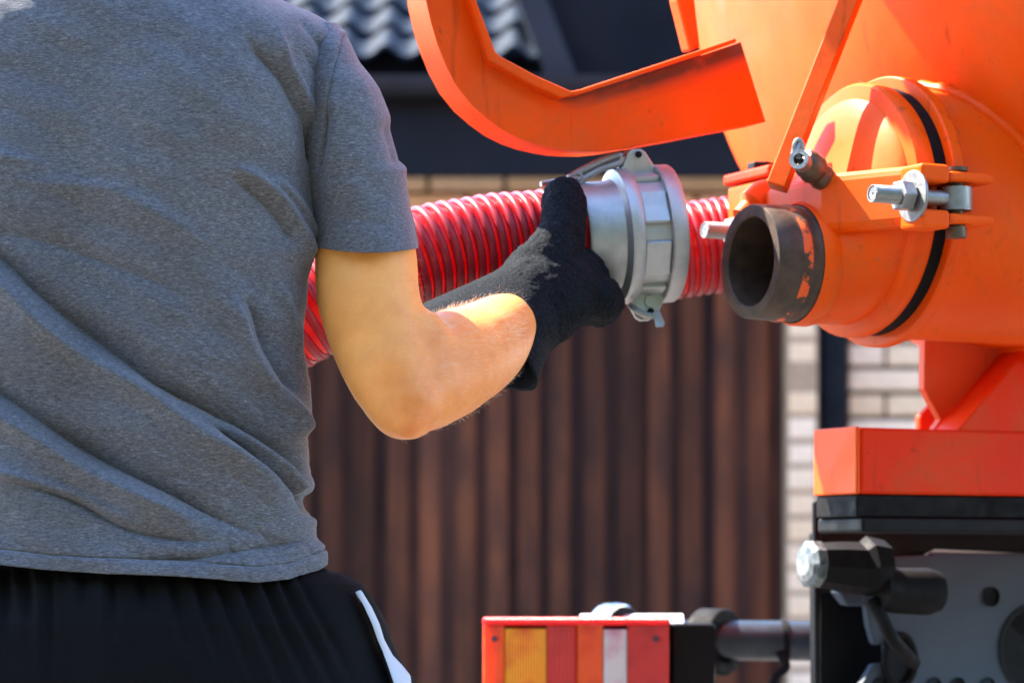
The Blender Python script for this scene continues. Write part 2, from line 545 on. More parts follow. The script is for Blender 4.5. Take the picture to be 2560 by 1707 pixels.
# ================================================================== GROUND
g = G(); g.add([(-150, -60, 0), (150, -60, 0), (150, 300, 0), (-150, 300, 0)], [(0, 1, 2, 3)])
o = g.build('ground', M['paving'], smooth=False); o['kind'] = 'structure'; o['label'] = 'packed gravel yard'

# unseen leafy blocker added behind the camera: keeps the low sky off the near faces
hn = (90, 26)
hv_ = []
for j in range(hn[1]):
    for i in range(hn[0]):
        x = -14 + 28 * i / (hn[0] - 1); a = j / (hn[1] - 1) * 12.2
        y, z = (-1.7, a) if a < 5.0 else ((-1.7 - (a - 5.0), 5.0) if a < 7.2 else (-3.9, 12.2 - a))
        p = Vector((x, y, z)); w_h = mnoise.noise(p * 1.3) * .22 + mnoise.noise(p * 4) * .10 + mnoise.noise(p * 11) * .06
        hv_.append((x, y + (w_h if a < 5 else 0), max(0, z + (w_h if a >= 5 else 0))))
M['leaf'] = simple('dark_hedge_leaves', (0.045, 0.075, 0.025), 0.7, var=0.6, nscale=25, bump=1.0, bdist=.03)
sky_blocker = link_mesh('hedge', hv_, grid_faces(hn[1], hn[0], wrap=False), M['leaf'], smooth=False)
tag(sky_blocker, 'tall clipped green hedge along the near side of the yard', 'hedge')
# ================================================================== HOUSE (background)
DW = 8.5
def bx(u): return (u - U0) / FPX * DW
def bz(v, d=8.5): return CAMZ - (v - V0) / FPX * d
house = thing('brick_house', 'cream brick house with dark eave, dark downpipe and tiled roof behind the fence', 'house', (bx(2000), DW + 0.5, 0))
def hbox(name, x0, x1, y0, y1, z0, z1, mat, parent=house, bev=0.004):
    v, f = box(((x0 + x1) / 2, (y0 + y1) / 2, (z0 + z1) / 2), ((x1 - x0) / 2, 0, 0), (0, (y1 - y0) / 2, 0), (0, 0, (z1 - z0) / 2))
    o = link_mesh(name, v, f, mat, parent, smooth=False)
    if bev: bevel(o, bev, 2)
    return o
ze0, ze1 = bz(428), bz(172)
hbox('wall', bx(-600), bx(1945), DW + 0.012, DW + 0.25, 0, ze0 + 0.15, M['mortar'], bev=0)
hbox('wall', bx(1952), bx(2026), DW - 0.198, DW + 0.25, 0, ze0 + 0.15, M['mortar'], bev=0)
hbox('wall', bx(2028), bx(3300), DW + 0.012, DW + 0.25, 0, ze0 + 0.15, M['mortar'], bev=0)
# bricks: shared meshes
def brick_mesh(w, h, dp):
    bm = bmesh.new(); bmesh.ops.create_cube(bm, size=1.0)
    bmesh.ops.scale(bm, vec=(w, dp, h), verts=bm.verts)
    bmesh.ops.bevel(bm, geom=bm.edges[:], offset=0.004, segments=1, affect='EDGES')
    me = bpy.data.meshes.new('brick'); bm.to_mesh(me); bm.free(); me.materials.append(M['brick'])
    return me
CP = 62.0 / FPX * DW                    # course pitch
BH = CP - 0.014
full = brick_mesh(0.217, BH, 0.10); half = brick_mesh(0.103, BH, 0.10); head = brick_mesh(0.081, BH, 0.10)
def brick(me, x, y, z):
    o = bpy.data.objects.new('brick', me)
    place(o, (x, y, z), house)
    o.rotation_euler = (0, rng.normal(0, 0.003), rng.normal(0, 0.006))
zb = bz(893 + 62 * 13)
ncol = 0
for k in range(36):                    # the narrow pier beside the fence
    z = zb + k * CP
    if z < bz(1800) or z > ze0 + 0.1: continue
    brick(head, (bx(1952) + bx(2026)) / 2 + rng.normal(0, .001), DW - 0.15 + rng.normal(0, .0015), z)
for k in range(36):                    # wall to the right of the downpipe
    z = zb + k * CP
    if z < bz(1300) or z > bz(700): continue
    x = bx(2114) + (0.115 if k % 2 else 0.0)
    if k % 2: brick(half, bx(2114) + 0.0515, DW - 0.04, z)
    for i in range(4):
        brick(full, x + 0.1085 + i * 0.229, DW - 0.04 + rng.normal(0, .0015), z)
for k in range(36):                    # band under the eave
    z = zb + k * CP
    if z < bz(700) or z > ze0 + 0.05: continue
    x = bx(700) + (0.115 if k % 2 else 0.0)
    while x < bx(1935) - 0.22:
        brick(full, x + 0.1085, DW - 0.04 + rng.normal(0, .0015), z)
        x += 0.229
# eave
hbox('fascia_board', bx(-600), bx(3300), DW - 0.36, DW - 0.32, bz(440, 8.14), bz(225, 8.14), M['fascia'])
hbox('soffit', bx(-600), bx(3300), DW - 0.319, DW + 0.011, bz(430), bz(424), M['soffit'], bev=0)
# gutter: half round channel
gp = [(-0.055 * math.cos(a), -0.055 * math.sin(a)) for a in np.linspace(0, math.pi, 12)]
poly = [(bx(-600), DW - 0.42 + p[0], bz(196, 8.08) + p[1]) for p in gp] + [(bx(-600), DW - 0.42 + 0.9 * p[0], bz(196, 8.08) + 0.9 * p[1]) for p in gp[::-1]]
v, f = prism(poly, (bx(1950) - bx(-600), 0, 0))
fixn(link_mesh('gutter', v, f, M['gutter'], house))
# downpipe with brackets
pts = [(bx(2066), DW - 0.14, z) for z in np.linspace(0.0, bz(430), 12)]
v, f = tube(pts, 0.046, 24); dp = fixn(link_mesh('downpipe', v, f, M['dark_wall'], house))
for z in (bz(1500), bz(760)):
    v, f = lathe([(-0.012, .046), (-0.012, .051), (.012, .051), (.012, .046)], (bx(2066), DW - 0.14, z), (0, 0, 1), 24, closed=True)
    link_mesh('bracket', v, f, M['black_steel'], dp)
# dark gable to the right above the eave, with its sloping verge
v, f = prism([(bx(1300), DW - .3, bz(235)), (bx(3300), DW - .3, bz(235)), (bx(3300), DW - .3, bz(-900)), (bx(1300), DW - .3, bz(-900))], (0, 0.1, 0))
fixn(link_mesh('gable_cladding', v, f, M['dark_wall'], house, smooth=False))
vp = [P(1270, -60, 8.06), P(1345, -60, 8.06), P(1452, 215, 8.06), P(1375, 215, 8.06)]
v, f = prism(vp, (0, 0.10, 0))
bevel(link_mesh('verge_board', v, f, M['gutter'], house, smooth=False), 0.006)
# roof plane and tiles
sl_ = math.radians(30); cs, sn = math.cos(sl_), math.sin(sl_)
ey, ez = DW - 0.40, bz(160, 8.1)
TW, TL = 0.1225, 0.2
v, f = prism([(bx(-600), ey + .02, ez - 0.04), (bx(1330), ey + .02, ez - 0.04), (bx(1330), ey + .02 + 1.3 * cs, ez - 0.04 + 1.3 * sn), (bx(-600), ey + .02 + 1.3 * cs, ez - 0.04 + 1.3 * sn)], (0, 0.01, -0.02))
fixn(link_mesh('roof_deck', v, f, M['dark_wall'], house, smooth=False))
nx, ny = 15, 5
tv, tf = [], []
for th in (0.012, 0.0):
    for j in range(ny):
        for i in range(nx):
            x = (i / (nx - 1) - 0.5) * TW * 1.08
            yy = -0.02 + j / (ny - 1) * (TL + 0.03)
            w = 0.5 + 0.5 * math.cos(2 * math.pi * (x / TW))
            zz = 0.034 * w ** 1.3 + th + 0.020 * (1 - j / (ny - 1))
            tv.append((x, yy * cs - zz * sn, yy * sn + zz * cs))
n1 = nx * ny
for q in grid_faces(ny, nx, wrap=False):
    tf.append(tuple(q)); tf.append(tuple(int(a) + n1 for a in q[::-1]))
rim = [i for i in range(nx)] + [j * nx + nx - 1 for j in range(1, ny)] + [(ny - 1) * nx + i for i in range(nx - 2, -1, -1)] + [j * nx for j in range(ny - 2, 0, -1)]
for a, b in zip(rim, rim[1:] + rim[:1]): tf.append((a, a + n1, b + n1, b))
tme = bpy.data.meshes.new('roof_tile'); tme.from_pydata(tv, [], tf); tme.materials.append(M['tile'])
tme.polygons.foreach_set('use_smooth', np.ones(len(tme.polygons), dtype=bool)); tme.set_sharp_from_angle(angle=math.radians(50))
for r in range(5):
    for i in range(15):
        x = bx(1335) - TW * 0.5 - i * TW
        o = bpy.data.objects.new('roof_tile', tme)
        place(o, (x + rng.normal(0, .0015), ey + r * TL * cs, ez + r * TL * sn + rng.normal(0, .001)), house)

# ================================================================== FENCE
fx0, fx1 = bx(260), bx(1948)
fence = thing('wooden_fence', 'tall red brown board on board wooden fence in front of the brick house', 'fence', ((fx0 + fx1) / 2, DW - 0.05, 0))
def plank_mesh(w, h, t, mat, nm):
    bm = bmesh.new(); bmesh.ops.create_cube(bm, size=1.0)
    bmesh.ops.scale(bm, vec=(w, t, h), verts=bm.verts)
    bmesh.ops.bevel(bm, geom=bm.edges[:], offset=0.004, segments=2, affect='EDGES')
    me = bpy.data.meshes.new(nm); bm.to_mesh(me); bm.free(); me.materials.append(mat)
    return me
ftop = bz(600)
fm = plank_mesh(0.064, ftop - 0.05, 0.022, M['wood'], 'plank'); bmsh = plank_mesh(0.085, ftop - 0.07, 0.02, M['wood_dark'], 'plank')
PITCH = 81.0 / FPX * DW
n = int((fx1 - fx0) / PITCH)
for i in range(n + 1):
    x = fx1 - 0.022 - i * PITCH
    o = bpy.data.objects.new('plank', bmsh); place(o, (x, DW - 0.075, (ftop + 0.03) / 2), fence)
    o = bpy.data.objects.new('plank', fm); place(o, (x - PITCH / 2 + rng.normal(0, .004), DW - 0.096 + rng.normal(0, .004), (ftop + 0.05) / 2 + rng.normal(0, .004)), fence)
    o.rotation_euler = (0, rng.normal(0, 0.0012), rng.normal(0, .02))
for z in (0.35, ftop - 0.25):
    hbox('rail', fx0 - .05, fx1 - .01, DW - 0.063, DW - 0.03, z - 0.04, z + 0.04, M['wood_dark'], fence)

# ================================================================== TRUCK
A = np.array([-0.897, -0.442, 0.0]); A /= np.linalg.norm(A)
B = np.array([-A[1], A[0], 0.0])                       # right and towards the camera
Z = np.array([0, 0, 1.0])
O = np.array([0.392, 3.0636, 1.3727])                  # centre of the outlet door
def T(a, b, z): return O + a * A + b * B + z * Z
def TA(p):
    q = np.asarray(p) - O
    return np.array([q @ A, q @ B, q[2]])
def on_plane_b(u, v, b):
    """the point of the sight line (u,v) that lies in the truck's vertical plane at offset b"""
    r = P(u, v, 1.0) - np.array([0, 0, CAMZ]); c = np.array([0, 0, CAMZ])
    s = (b - (c - O) @ B) / (r @ B)
    return c + s * r
truck = thing('vacuum_truck', 'orange vacuum tanker with dished tank end, outlet door and rear lamps', 'truck', (O[0] + 0.9, O[1] + 0.4, 0))

# tank
D_T = 3.315
TC = TA(P(2530, -351, D_T)); RT = 1219 * D_T / FPX; HT = 0.51 * RT
prof = [(HT * math.sin(t), RT * math.cos(t)) for t in np.linspace(math.pi / 2 - 1e-3, 0, 40)] + [(-0.03, RT), (-0.8, RT), (-1.9, RT)]
v, f = lathe(prof, T(*TC), A, 128)
f.append(tuple(range(128 * (len(prof) - 1), 128 * len(prof))))
tank = fixn(link_mesh('tank', v, f, M['orange'], truck))
v, f = lathe([(-0.055, RT - .002), (-0.055, RT + .02), (-0.01, RT + .02), (-0.01, RT - .002)], T(*TC), A, 128, closed=True)
fixn(link_mesh('tank_rim', v, f, M['orange'], tank))

def dome_t(b, z):
    """a-coordinate of the dome at (b,z)"""
    k = 1 - ((b - TC[1]) ** 2 + (z - TC[2]) ** 2) / RT ** 2
    return TC[0] + HT * math.sqrt(max(k, 0.0))

# unseen tray added high on the tank end only to shade the outlet
tray = tbox0 = None
_q = G()
for c_, hx_, hy_, hz_ in (((.19, -.13, .74), .15, .19, .006), ((.19, -.32, .78), .15, .006, .045), ((.19, .06, .78), .15, .006, .045), ((.04, -.13, .78), .006, .184, .045), ((.34, -.13, .78), .006, .184, .045)):
    _q.add(*box(T(*c_), A * hx_, B * hy_, Z * hz_))
_q.add(*box(T(-.02, -.13, .72), A * .07, B * .02, Z * .014))
fixn(_q.build('hose_tray', M['orange'], truck, smooth=False))
# outlet neck: from door plane back into the tank
RN = 0.137
v, f = lathe([(0.0, RN - .02), (0.0, RN), (-0.75, RN)], T(-0.02, 0, 0), A, 96)
neck = fixn(link_mesh('outlet_neck', v, f, M['orange'], truck))
bead = []
for k in range(97):
    a = 2 * math.pi * k / 96
    bb, zz = (RN + 0.001) * math.cos(a), (RN + 0.001) * math.sin(a)
    bead.append(T(dome_t(bb, zz) + 0.002, bb, zz))
v, f = tube(np.array(bead), 0.0075 + 0.0012 * np.sin(np.arange(97) * 2.1), 10, caps=False)
link_mesh('weld_bead', v, f, M['orange'], neck)
v, f = lathe([(-.018, RN - .002), (-.018, 0.147), (-.004, 0.147), (-.004, RN - .01), ], T(-0.004, 0, 0), A, 96, closed=True)
bevel(fixn(link_mesh('neck_flange', v, f, M['orange'], neck)), .002)
v, f = lathe([(-.012, .118), (-.012, .1345), (.0025, .1345), (.0025, .118)], T(0.004, 0, 0), A, 96, closed=True)
fixn(link_mesh('gasket', v, f, M['black_rubber'], neck))

# door: flange ring, eccentric cone, strongback, pipe stub
door = link_mesh('outlet_door', *lathe([(.007, .02), (.007, .1345), (.012, .1375), (.024, .1375), (.029, .134), (.033, .118)], T(0, 0, 0), A, 96), M['orange'], truck)
fixn(door)
PZ = -0.0615; PR = 0.060
rings = []
for s in np.linspace(0, 1, 14):
    e = 3 * s * s - 2 * s ** 3
    rr = 0.124 * (1 - e) + 0.0635 * e
    zc = PZ * e
    aa = 0.026 + 0.060 * s
    ang = np.arange(72) / 72 * 2 * np.pi
    rings.append(np.array([T(aa, rr * math.cos(q), zc + rr * math.sin(q)) for q in ang]))
v = np.concatenate(rings); f = [tuple(q) for q in grid_faces(14, 72)]
fixn(link_mesh('reducer_cone', v, f, M['orange'], door))
v, f = lathe([(.078, .0655), (.082, .0665), (.096, .0665), (.100, .0640)], T(0, 0, PZ), A, 72)
fixn(link_mesh('pipe_collar', v, f, M['orange'], door))
# worn steel pipe end with flaking paint
prof = [(.098, .0615)] + [(t, .0625 + .0008 * math.sin(t * 300)) for t in np.linspace(.100, .142, 22)] + [(.1435, .0620), (.166, .0610), (.168, .0600), (.168, .0490), (.166, .0475), (.06, .0470), (.04, .001)]
prof = [(t + 0.0, r) for t, r in prof]
v, f = lathe(prof, T(-.014, 0, PZ), A, 96)
tt = np.repeat([p[0] for p in prof], 96)
ph = np.tile(np.arange(96), len(prof))
rr_ = np.repeat([p[1] for p in prof], 96)
paint = np.where((tt > .126) & (tt < .139) & (rr_ > .055), 0.36, 0.0) + np.where((tt >= .1435) & (tt < .150) & (rr_ > .06), 0.22, 0)
pe = fixn(link_mesh('pipe_stub', v, f, M['pipe_end'], door, attrs={'paint': paint}))
# strongback across the door
poly = [(.022, .150), (.046, .150), (.096, .050), (.096, -.055), (.050, -.180), (.022, -.180)]
top = [T(a, b, .030) for a, b in poly]; bot = [T(a, b, -.034) for a, b in poly]
n_ = len(poly)
sv = top + bot
sf = [tuple(range(n_)), tuple(range(n_, 2 * n_))[::-1]] + [(i, i + n_, (i + 1) % n_ + n_, (i + 1) % n_) for i in range(n_)]
bevel(link_mesh('strongback', sv, sf, M['orange'], door, smooth=False), .010, 3)
# forked ears at the right, with the swing bolt between them
BZ = -.006
def swing_bolt(b, side):
    sb = link_mesh('swing_bolt', *lathe([(.006, .001), (.006, .0085), (.109, .0085), (.112, .0065), (.112, .001)], T(-.005, b, BZ), A, 20), M['zinc'], door)
    fixn(sb)
    # threads
    hp = []
    for i in range(260):
        t = .066 + .047 * i / 259; q = i / 259 * 2 * math.pi * 26
        hp.append(T(t - .005, b + .0086 * math.cos(q), BZ + .0086 * math.sin(q)))
    fixn(link_mesh('thread', *tube(hp, .0010, 5), M['zinc'], sb))
    bevel(link_mesh('nut', *hexprism(T(.062, b, BZ), A, .0165, .015), M['zinc'], sb, smooth=False), .0015)
    bevel(link_mesh('washer', *lathe([(.056, .009), (.056, .0265), (.0595, .0265), (.0595, .009)], T(0, b, BZ), A, 40, closed=True), M['zinc'], sb), .0008)
    ev, ef = lathe([(-.012, .006), (-.012, .0165), (.012, .0165), (.012, .006)], T(.004, b, BZ), (0, 0, 1), 28, closed=True, ref=A)
    fixn(link_mesh('eye', ev, ef, M['zinc'], sb))
for b, sd in ((.164, 1), (-.176, -1)):
    swing_bolt(b, sd)
    for z in (.0235, -.0235):
        q = G(); q.add(*box(T(.040, b - sd * .004, BZ + z), .018 * A, .020 * B, .0095 * Z))
        bevel(q.build('door_ear', M['orange'], door, smooth=False), .004, 3)
        q = G(); q.add(*box(T(-.006, b - sd * .018, BZ + z * .92), .028 * A, .034 * B, .0052 * Z))
        bevel(q.build('hinge_lug', M['orange'], neck, smooth=False), .004, 3)
    pin = link_mesh('hinge_pin', *lathe([(-.040, .001), (-.040, .011), (-.029, .011), (-.029, .0075), (.029, .0075), (.029, .012), (.033, .012), (.033, .001)], T(.004, b, BZ), (0, 0, 1), 20, ref=A), M['brass_grimy'], neck)
    fixn(pin)
# top clamp plate at the left ear
q = G(); q.add(*box(T(.028, -.170, .058), .030 * A, .050 * B, .006 * Z))
bevel(q.build('clamp_plate', M['red_orange'], door, smooth=False), .003)
q = G(); q.add(*hexprism(T(.028, -.185, .064), Z, .016, .012, ref=A))
bevel(q.build('clamp_nut', M['black_steel'], door, smooth=False), .002)
# small hinge collar left of the cone
v, f = lathe([(0, .001), (0, .016), (.010, .020), (.03, .020), (.036, .014), (.05, .012), (.05, .001)], T(.070, -.095, .030), A * .6 - Z * .5, 24)
fixn(link_mesh('hinge_boss', v, f, M['orange'], door))
q = G(); q.add(*box(T(.028, -.168, .026), .028 * A, .046 * B, .024 * Z))
bevel(q.build('clamp_block', M['orange'], door, smooth=False), .005, 3)
# operating lever (flat bar rising to the upper right)
p0, p1 = P(1942, 470, 2.995), P(2150, -60, 3.03)
d_ = unit(p1 - p0); w_ = unit(np.cross(d_, (0.1, -1, 0.0))); t_ = np.cross(d_, w_)
if w_[0] < 0: w_ = -w_
view_n = np.array([-0.30, -0.95, 0.0]); view_n = unit(view_n - d_ * (view_n @ d_))
side_ = np.cross(d_, view_n); side_ = side_ if side_[0] > 0 else -side_
q = G(); q.add(*box((p0 + p1) / 2, d_ * np.linalg.norm(p1 - p0) / 2, side_ * .0105, view_n * .0105))
bevel(q.build('door_lever', M['orange'], truck, smooth=False), .0015)

# drain cock
dc0 = P(2036, 430, 2.975)
cockdir = unit(P(2058, 480, 2.985) - P(2000, 395, 2.955))
cock = link_mesh('drain_cock', *lathe([(-.014, .001), (-.014, .012), (-.008, .0155), (.006, .0165), (.012, .0135), (.018, .0145), (.026, .0125), (.028, .0095), (.034, .009), (.034, .001)], dc0 - cockdir * .008, unit(cockdir * .9 + np.array([.25, 0, 0])), 20), M['brass_grimy'], truck)
fixn(cock)
v, f = lathe([(0, .0060), (0, .0105), (.016, .0105), (.016, .0060)], P(2007, 407, 2.955), (-.35, -.9, .1), 24, closed=True)
fixn(link_mesh('spout', v, f, M['zinc'], cock))
pts = spline([P(2012, 408, 2.965), P(1996, 400, 2.955), P(1988, 385, 2.952), P(1992, 365, 2.953), P(1996, 352, 2.954)], 24)
fixn(link_mesh('cock_lever', *tube(pts, np.linspace(.0065, .0055, len(pts)), 12, flat=.45), M['zinc'], cock))
pts = [P(1996, 372, 2.950) + .006 * np.array([math.cos(q) * .8, 0, 1.6 * math.sin(q)]) for q in np.linspace(0, 2 * math.pi, 25)]
link_mesh('lever_loop', *tube(pts, .0022, 8, caps=False), M['zinc'], cock)

# curved guard bar
BG = TA(P(1880, 200, 3.10))[1]
outer = [(1050, -160), (1058, -60), (1064, 0), (1078, 60), (1094, 113), (1116, 168), (1143, 218), (1180, 264), (1220, 299), (1258, 326), (1300, 347), (1340, 361), (1381, 370), (1418, 376), (1454, 378), (1495, 378), (1535, 374), (1620, 360), (1710, 344), (1797, 327), (1914, 305)]
inner = [(1140, -160), (1152, -60), (1162, -20), (1180, 30), (1192, 62), (1206, 100), (1216, 128), (1224, 149), (1240, 160), (1262, 172), (1288, 186), (1310, 200), (1333, 214), (1360, 228), (1385, 240), (1401, 246), (1430, 244), (1494, 224), (1600, 191), (1737, 145), (1852, 106)]
o3 = np.array([on_plane_b(u, v_, BG) for u, v_ in outer]); i3 = np.array([on_plane_b(u, v_, BG) for u, v_ in inner])
nseg = 9
cols = []
for s in np.linspace(0, 1, nseg):
    cols.append(o3 * (1 - s) + i3 * s)
front = np.stack(cols, 1)                       # along x across
tk = B * -0.045
L, Cn = front.shape[:2]
vv = np.concatenate([front.reshape(-1, 3), (front + tk).reshape(-1, 3)])
ff = []
for q in grid_faces(L, Cn, wrap=False):
    ff.append(tuple(q)); ff.append(tuple(int(a) + L * Cn for a in q[::-1]))
for i in range(L - 1):
    for e in (0, Cn - 1):
        a, b = i * Cn + e, (i + 1) * Cn + e
        ff.append((a, b, b + L * Cn, a + L * Cn))
for j in range(Cn - 1):
    for e in (0, L - 1):
        a, b = e * Cn + j, e * Cn + j + 1
        ff.append((a, b, b + L * Cn, a + L * Cn))
dirt_or_shade = np.zeros((L, Cn))  # shadow under the lip, painted as a soft dark band
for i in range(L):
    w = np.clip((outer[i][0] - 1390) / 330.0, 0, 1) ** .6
    dirt_or_shade[i] = np.clip((np.linspace(0, 1, Cn) - (1 - 0.30 * w)) / 0.16, 0, 1) * (w > 0.02)
guard = fixn(link_mesh('guard_bar', vv, ff, M['orange_dirty'], truck, attrs={'dirt': np.concatenate([dirt_or_shade.ravel(), dirt_or_shade.ravel()])}))
# rolled lip on the inner edge
lip_o = [(1150, -160), (1163, -60), (1175, -10), (1224, 149), (1233, 157), (1333, 214), (1404, 245), (1452, 236), (1600, 188), (1740, 142), (1843, 106)]
lip_i = [(1163, -160), (1178, -60), (1191, 0), (1240, 129), (1252, 140), (1344, 190), (1430, 228), (1454, 223), (1600, 175), (1737, 130), (1842, 95)]
lo3 = np.array([on_plane_b(u, v_, BG + .016) for u, v_ in lip_o]); li3 = np.array([on_plane_b(u, v_, BG + .016) for u, v_ in lip_i])
n_ = len(lo3)
vv = np.concatenate([lo3, li3, li3 - B * .07, lo3 - B * .07])
ff = []
for i in range(n_ - 1):
    for k in range(4):
        k2 = (k + 1) % 4
        ff.append((k * n_ + i, k * n_ + i + 1, k2 * n_ + i + 1, k2 * n_ + i))
ff += [(0, n_, 2 * n_, 3 * n_), (n_ - 1, 2 * n_ - 1, 3 * n_ - 1, 4 * n_ - 1)]
bevel(link_mesh('lip', vv, ff, M['orange'], guard, smooth=False), .0025)
# doubler plate where the guard meets the tank: upright strip
st = [(1692, -160), (1694, 0), (1726, 128), (1752, 118), (1738, 0), (1730, -160)]
v, f = prism([on_plane_b(u, v_, BG - .05) for u, v_ in st], -B * .02)
bevel(link_mesh('guard_gusset', v, f, M['orange'], truck, smooth=False), .003)

# sub-frame rail under the tank
rc = TA(P(2140, 1150, 3.2))
rb, ra = rc[1], rc[0]
ztop, zbot = P(2139, 1067, 3.2)[2] - O[2], P(2139, 1234, 3.2)[2] - O[2]
def tbox(name, a0, a1, b0, b1, z0, z1, mat, parent=truck, bev=.004, seg=3):
    q = G(); q.add(*box(T((a0 + a1) / 2, (b0 + b1) / 2, (z0 + z1) / 2), A * (a1 - a0) / 2, B * (b1 - b0) / 2, Z * (z1 - z0) / 2))
    o = q.build(name, mat, parent, smooth=False)
    if bev: bevel(o, bev, seg)
    return o
rail = tbox('subframe_rail', ra - 2.0, ra - .006, rb - .09, rb, zbot, ztop, M['red_orange'])
tbox('rail_end_cap', ra - .0055, ra, rb - .0905, rb + .0005, zbot, ztop + .001, M['orange'], rail, .002)  # sunlit end put into colour: lighter orange than the shaded rail
# packing strip, black chassis top flange
tbox('packing_strip', ra - 2.0, ra - .002, rb - .088, rb - .002, zbot - .026, zbot - .001, M['black_rubber'], bev=.002)
tbox('chassis_flange', ra - 2.0, ra - .006, rb - .092, rb + .004, zbot - .044, zbot - .0265, M['black_steel'], bev=.004)
# saddle: pale plate and gusset between tank and rail
def tpoly(name, pts, b, th, mat, parent=truck, bev=.003):
    v, f = prism([on_plane_b(u, v_, b) for u, v_ in pts], -B * th)
    return bevel(link_mesh(name, v, f, mat, parent, smooth=False), bev)
tpoly('saddle_plate', [(2313, 790), (2310, 972), (2352, 1048), (2334, 1074), (2488, 906), (2498, 938), (2620, 790)], rb - .055, .012, M['salmon'])
tpoly('saddle_web', [(2300, 1105), (2300, 1040), (2480, 850), (2800, 790), (2800, 1110)], rb - .17, .012, M['red_orange'])
tpoly('saddle_gusset', [(2392, 1078), (2490, 962), (2580, 855), (2800, 855), (2800, 1104)], rb - .004, .05, M['red_orange'], bev=.002)
# chassis side member: grey plate with holes
bc = TA(P(2040, 1450, 3.40))[1]
pl = [(2088, 1480), (2112, 1512), (2166, 1512), (2172, 1560), (2184, 1604), (2190, 1611), (2216, 1611), (2216, 1655), (2184, 1658), (2150, 1715), (2130, 1780), (2130, 1900), (2900, 1900), (2900, 1388), (2335, 1379), (2330, 1386), (2200, 1392), (2150, 1400), (2100, 1440)]
chs = tpoly('chassis_side_plate', pl, bc, .012, M['grey_steel'])
# plate holes: dark bores let into the plate as short blind tubes
def bore(u, v_, r, name='bolt_hole'):
    p = on_plane_b(u, v_, bc + .001)
    vv, ff = lathe([(.0, r), (.0022, r * 1.10), (.0022, r * 1.0), (-.001, r * .96), (-.001, .0005)], p, B, 28)
    return link_mesh(name, vv, ff, M['black_steel'], chs, smooth=False)
bore(2477, 1491, .0115); bore(2590, 1620, .052)
for u in (2200, 2335, 2395, 2470): bore(u, 1712, .009)
# rear cross member closing the frame end, and upper black channel
tpoly('rear_cross_member', [(2042, 1330), (2046, 1800), (2230, 1800), (2230, 1370)], bc - .05, .02, M['black_steel'])
tpoly('channel_web', [(2062, 1296), (2052, 1330), (2050, 1480), (2140, 1480), (2340, 1372), (2900, 1400), (2900, 1330), (2900, 1296)], bc - .02, .01, M['black_steel'])
tpoly('end_plate', [(2036, 1252), (2040, 1900), (2054, 1900), (2056, 1330), (2066, 1300), (2142, 1292), (2142, 1246)], bc - .006, .008, M['black_steel'])
0 and tbox('chassis_member', ra - 2.0, ra - .30, TA(on_plane_b(2500, 1500, bc))[1] - .75, TA(on_plane_b(2500, 1500, bc))[1] - .70, zbot - .30, zbot - .06, M['black_steel'])

# side marker lamp on its rubber arm
md = 3.33
lamp = link_mesh('marker_lamp', *tube([P(2036, 1410, md), P(2052, 1412, md), P(2100, 1416, md + .01), P(2150, 1420, md + .02), P(2168, 1414, md + .022), P(2206, 1416, md + .03)], [.0235, .027, .030, .0315, .036, .032], 8), M['black_rubber'], truck, angle=25)
fixn(lamp)
cl = P(2020, 1409, md - .004); ax_ = unit(P(2020, 1409, md - .004) - P(2100, 1416, md + .035))
v, f = lathe([(0.006, .0005), (.006, .014), (.004, .022), (.0, .0285), (-.012, .0285)], cl, unit(np.array([-.93, -.40, .04])), 10)
fixn(link_mesh('lamp_lens', v, f, M['worn_lens'], lamp, smooth=False))
fixn(link_mesh('lamp_bracket', *tube([P(2190, 1470, md + .02), P(2240, 1476, md + .04), P(2320, 1478, md + .055), P(2345, 1478, md + .06)], [.026, .0275, .0285, .024], 20), M['black_rubber'], lamp))
tpoly('lamp_foot', [(2098, 1480), (2118, 1514), (2168, 1514), (2200, 1490), (2200, 1450), (2110, 1450)], bc + .012, .010, M['grey_steel'], lamp)
pts = spline([P(2175, 1500, md + .02), P(2200, 1535, md + .015), P(2228, 1590, md + .02), P(2262, 1632, md + .05), P(2285, 1655, md + .10)], 30)
fixn(link_mesh('cable', *tube(pts, .0085, 12), M['black_rubber'], truck))
pr = on_plane_b(2250, 1650, bc + .004)
th_ = np.linspace(0, 2 * math.pi, 33)
v, f = tube([pr + .022 * math.cos(t) * unit(-A) + .031 * math.sin(t) * Z for t in th_], .0048, 10, caps=False)
link_mesh('cable_grommet', v, f, M['black_rubber'], truck)
v, f = lathe([(.001, .0005), (.001, .019)], pr - .004 * B, B, 24); v = (v - pr) * np.array([1, 1, 1.4]) + pr
link_mesh('grommet_bore', v, f, M['black_steel'], truck)

# rear light bar: tube, tail lamp, clamps
LD = 3.66
def lx(u, d=LD): return (u - U0) / FPX * d
def lz(v_, d=LD): return CAMZ - (v_ - V0) / FPX * d
bar = link_mesh('light_bar', *tube([P(1350, 1598, LD + .06), P(1700, 1598, LD + .06), P(2085, 1602, LD + .06)], .0265, 28), M['dark_pipe'], truck); fixn(bar)
for u, m_, r in ((1962, 'black_rubber', .0285),):
    v, f = lathe([(-.004, .026), (-.004, r), (.004, r), (.004, .026)], P(u, 1600, LD + .06), (1, 0, 0.05), 28, closed=True)
    link_mesh('cable_tie', v, f, M[m_], bar)
v, f = tube(spline([P(1950, 1630, LD + .04), P(1965, 1665, LD + .03), P(1940, 1690, LD + .03), P(1925, 1730, LD + .03)], 20), .006, 10)
fixn(link_mesh('loose_cable', v, f, M['black_rubber'], bar))
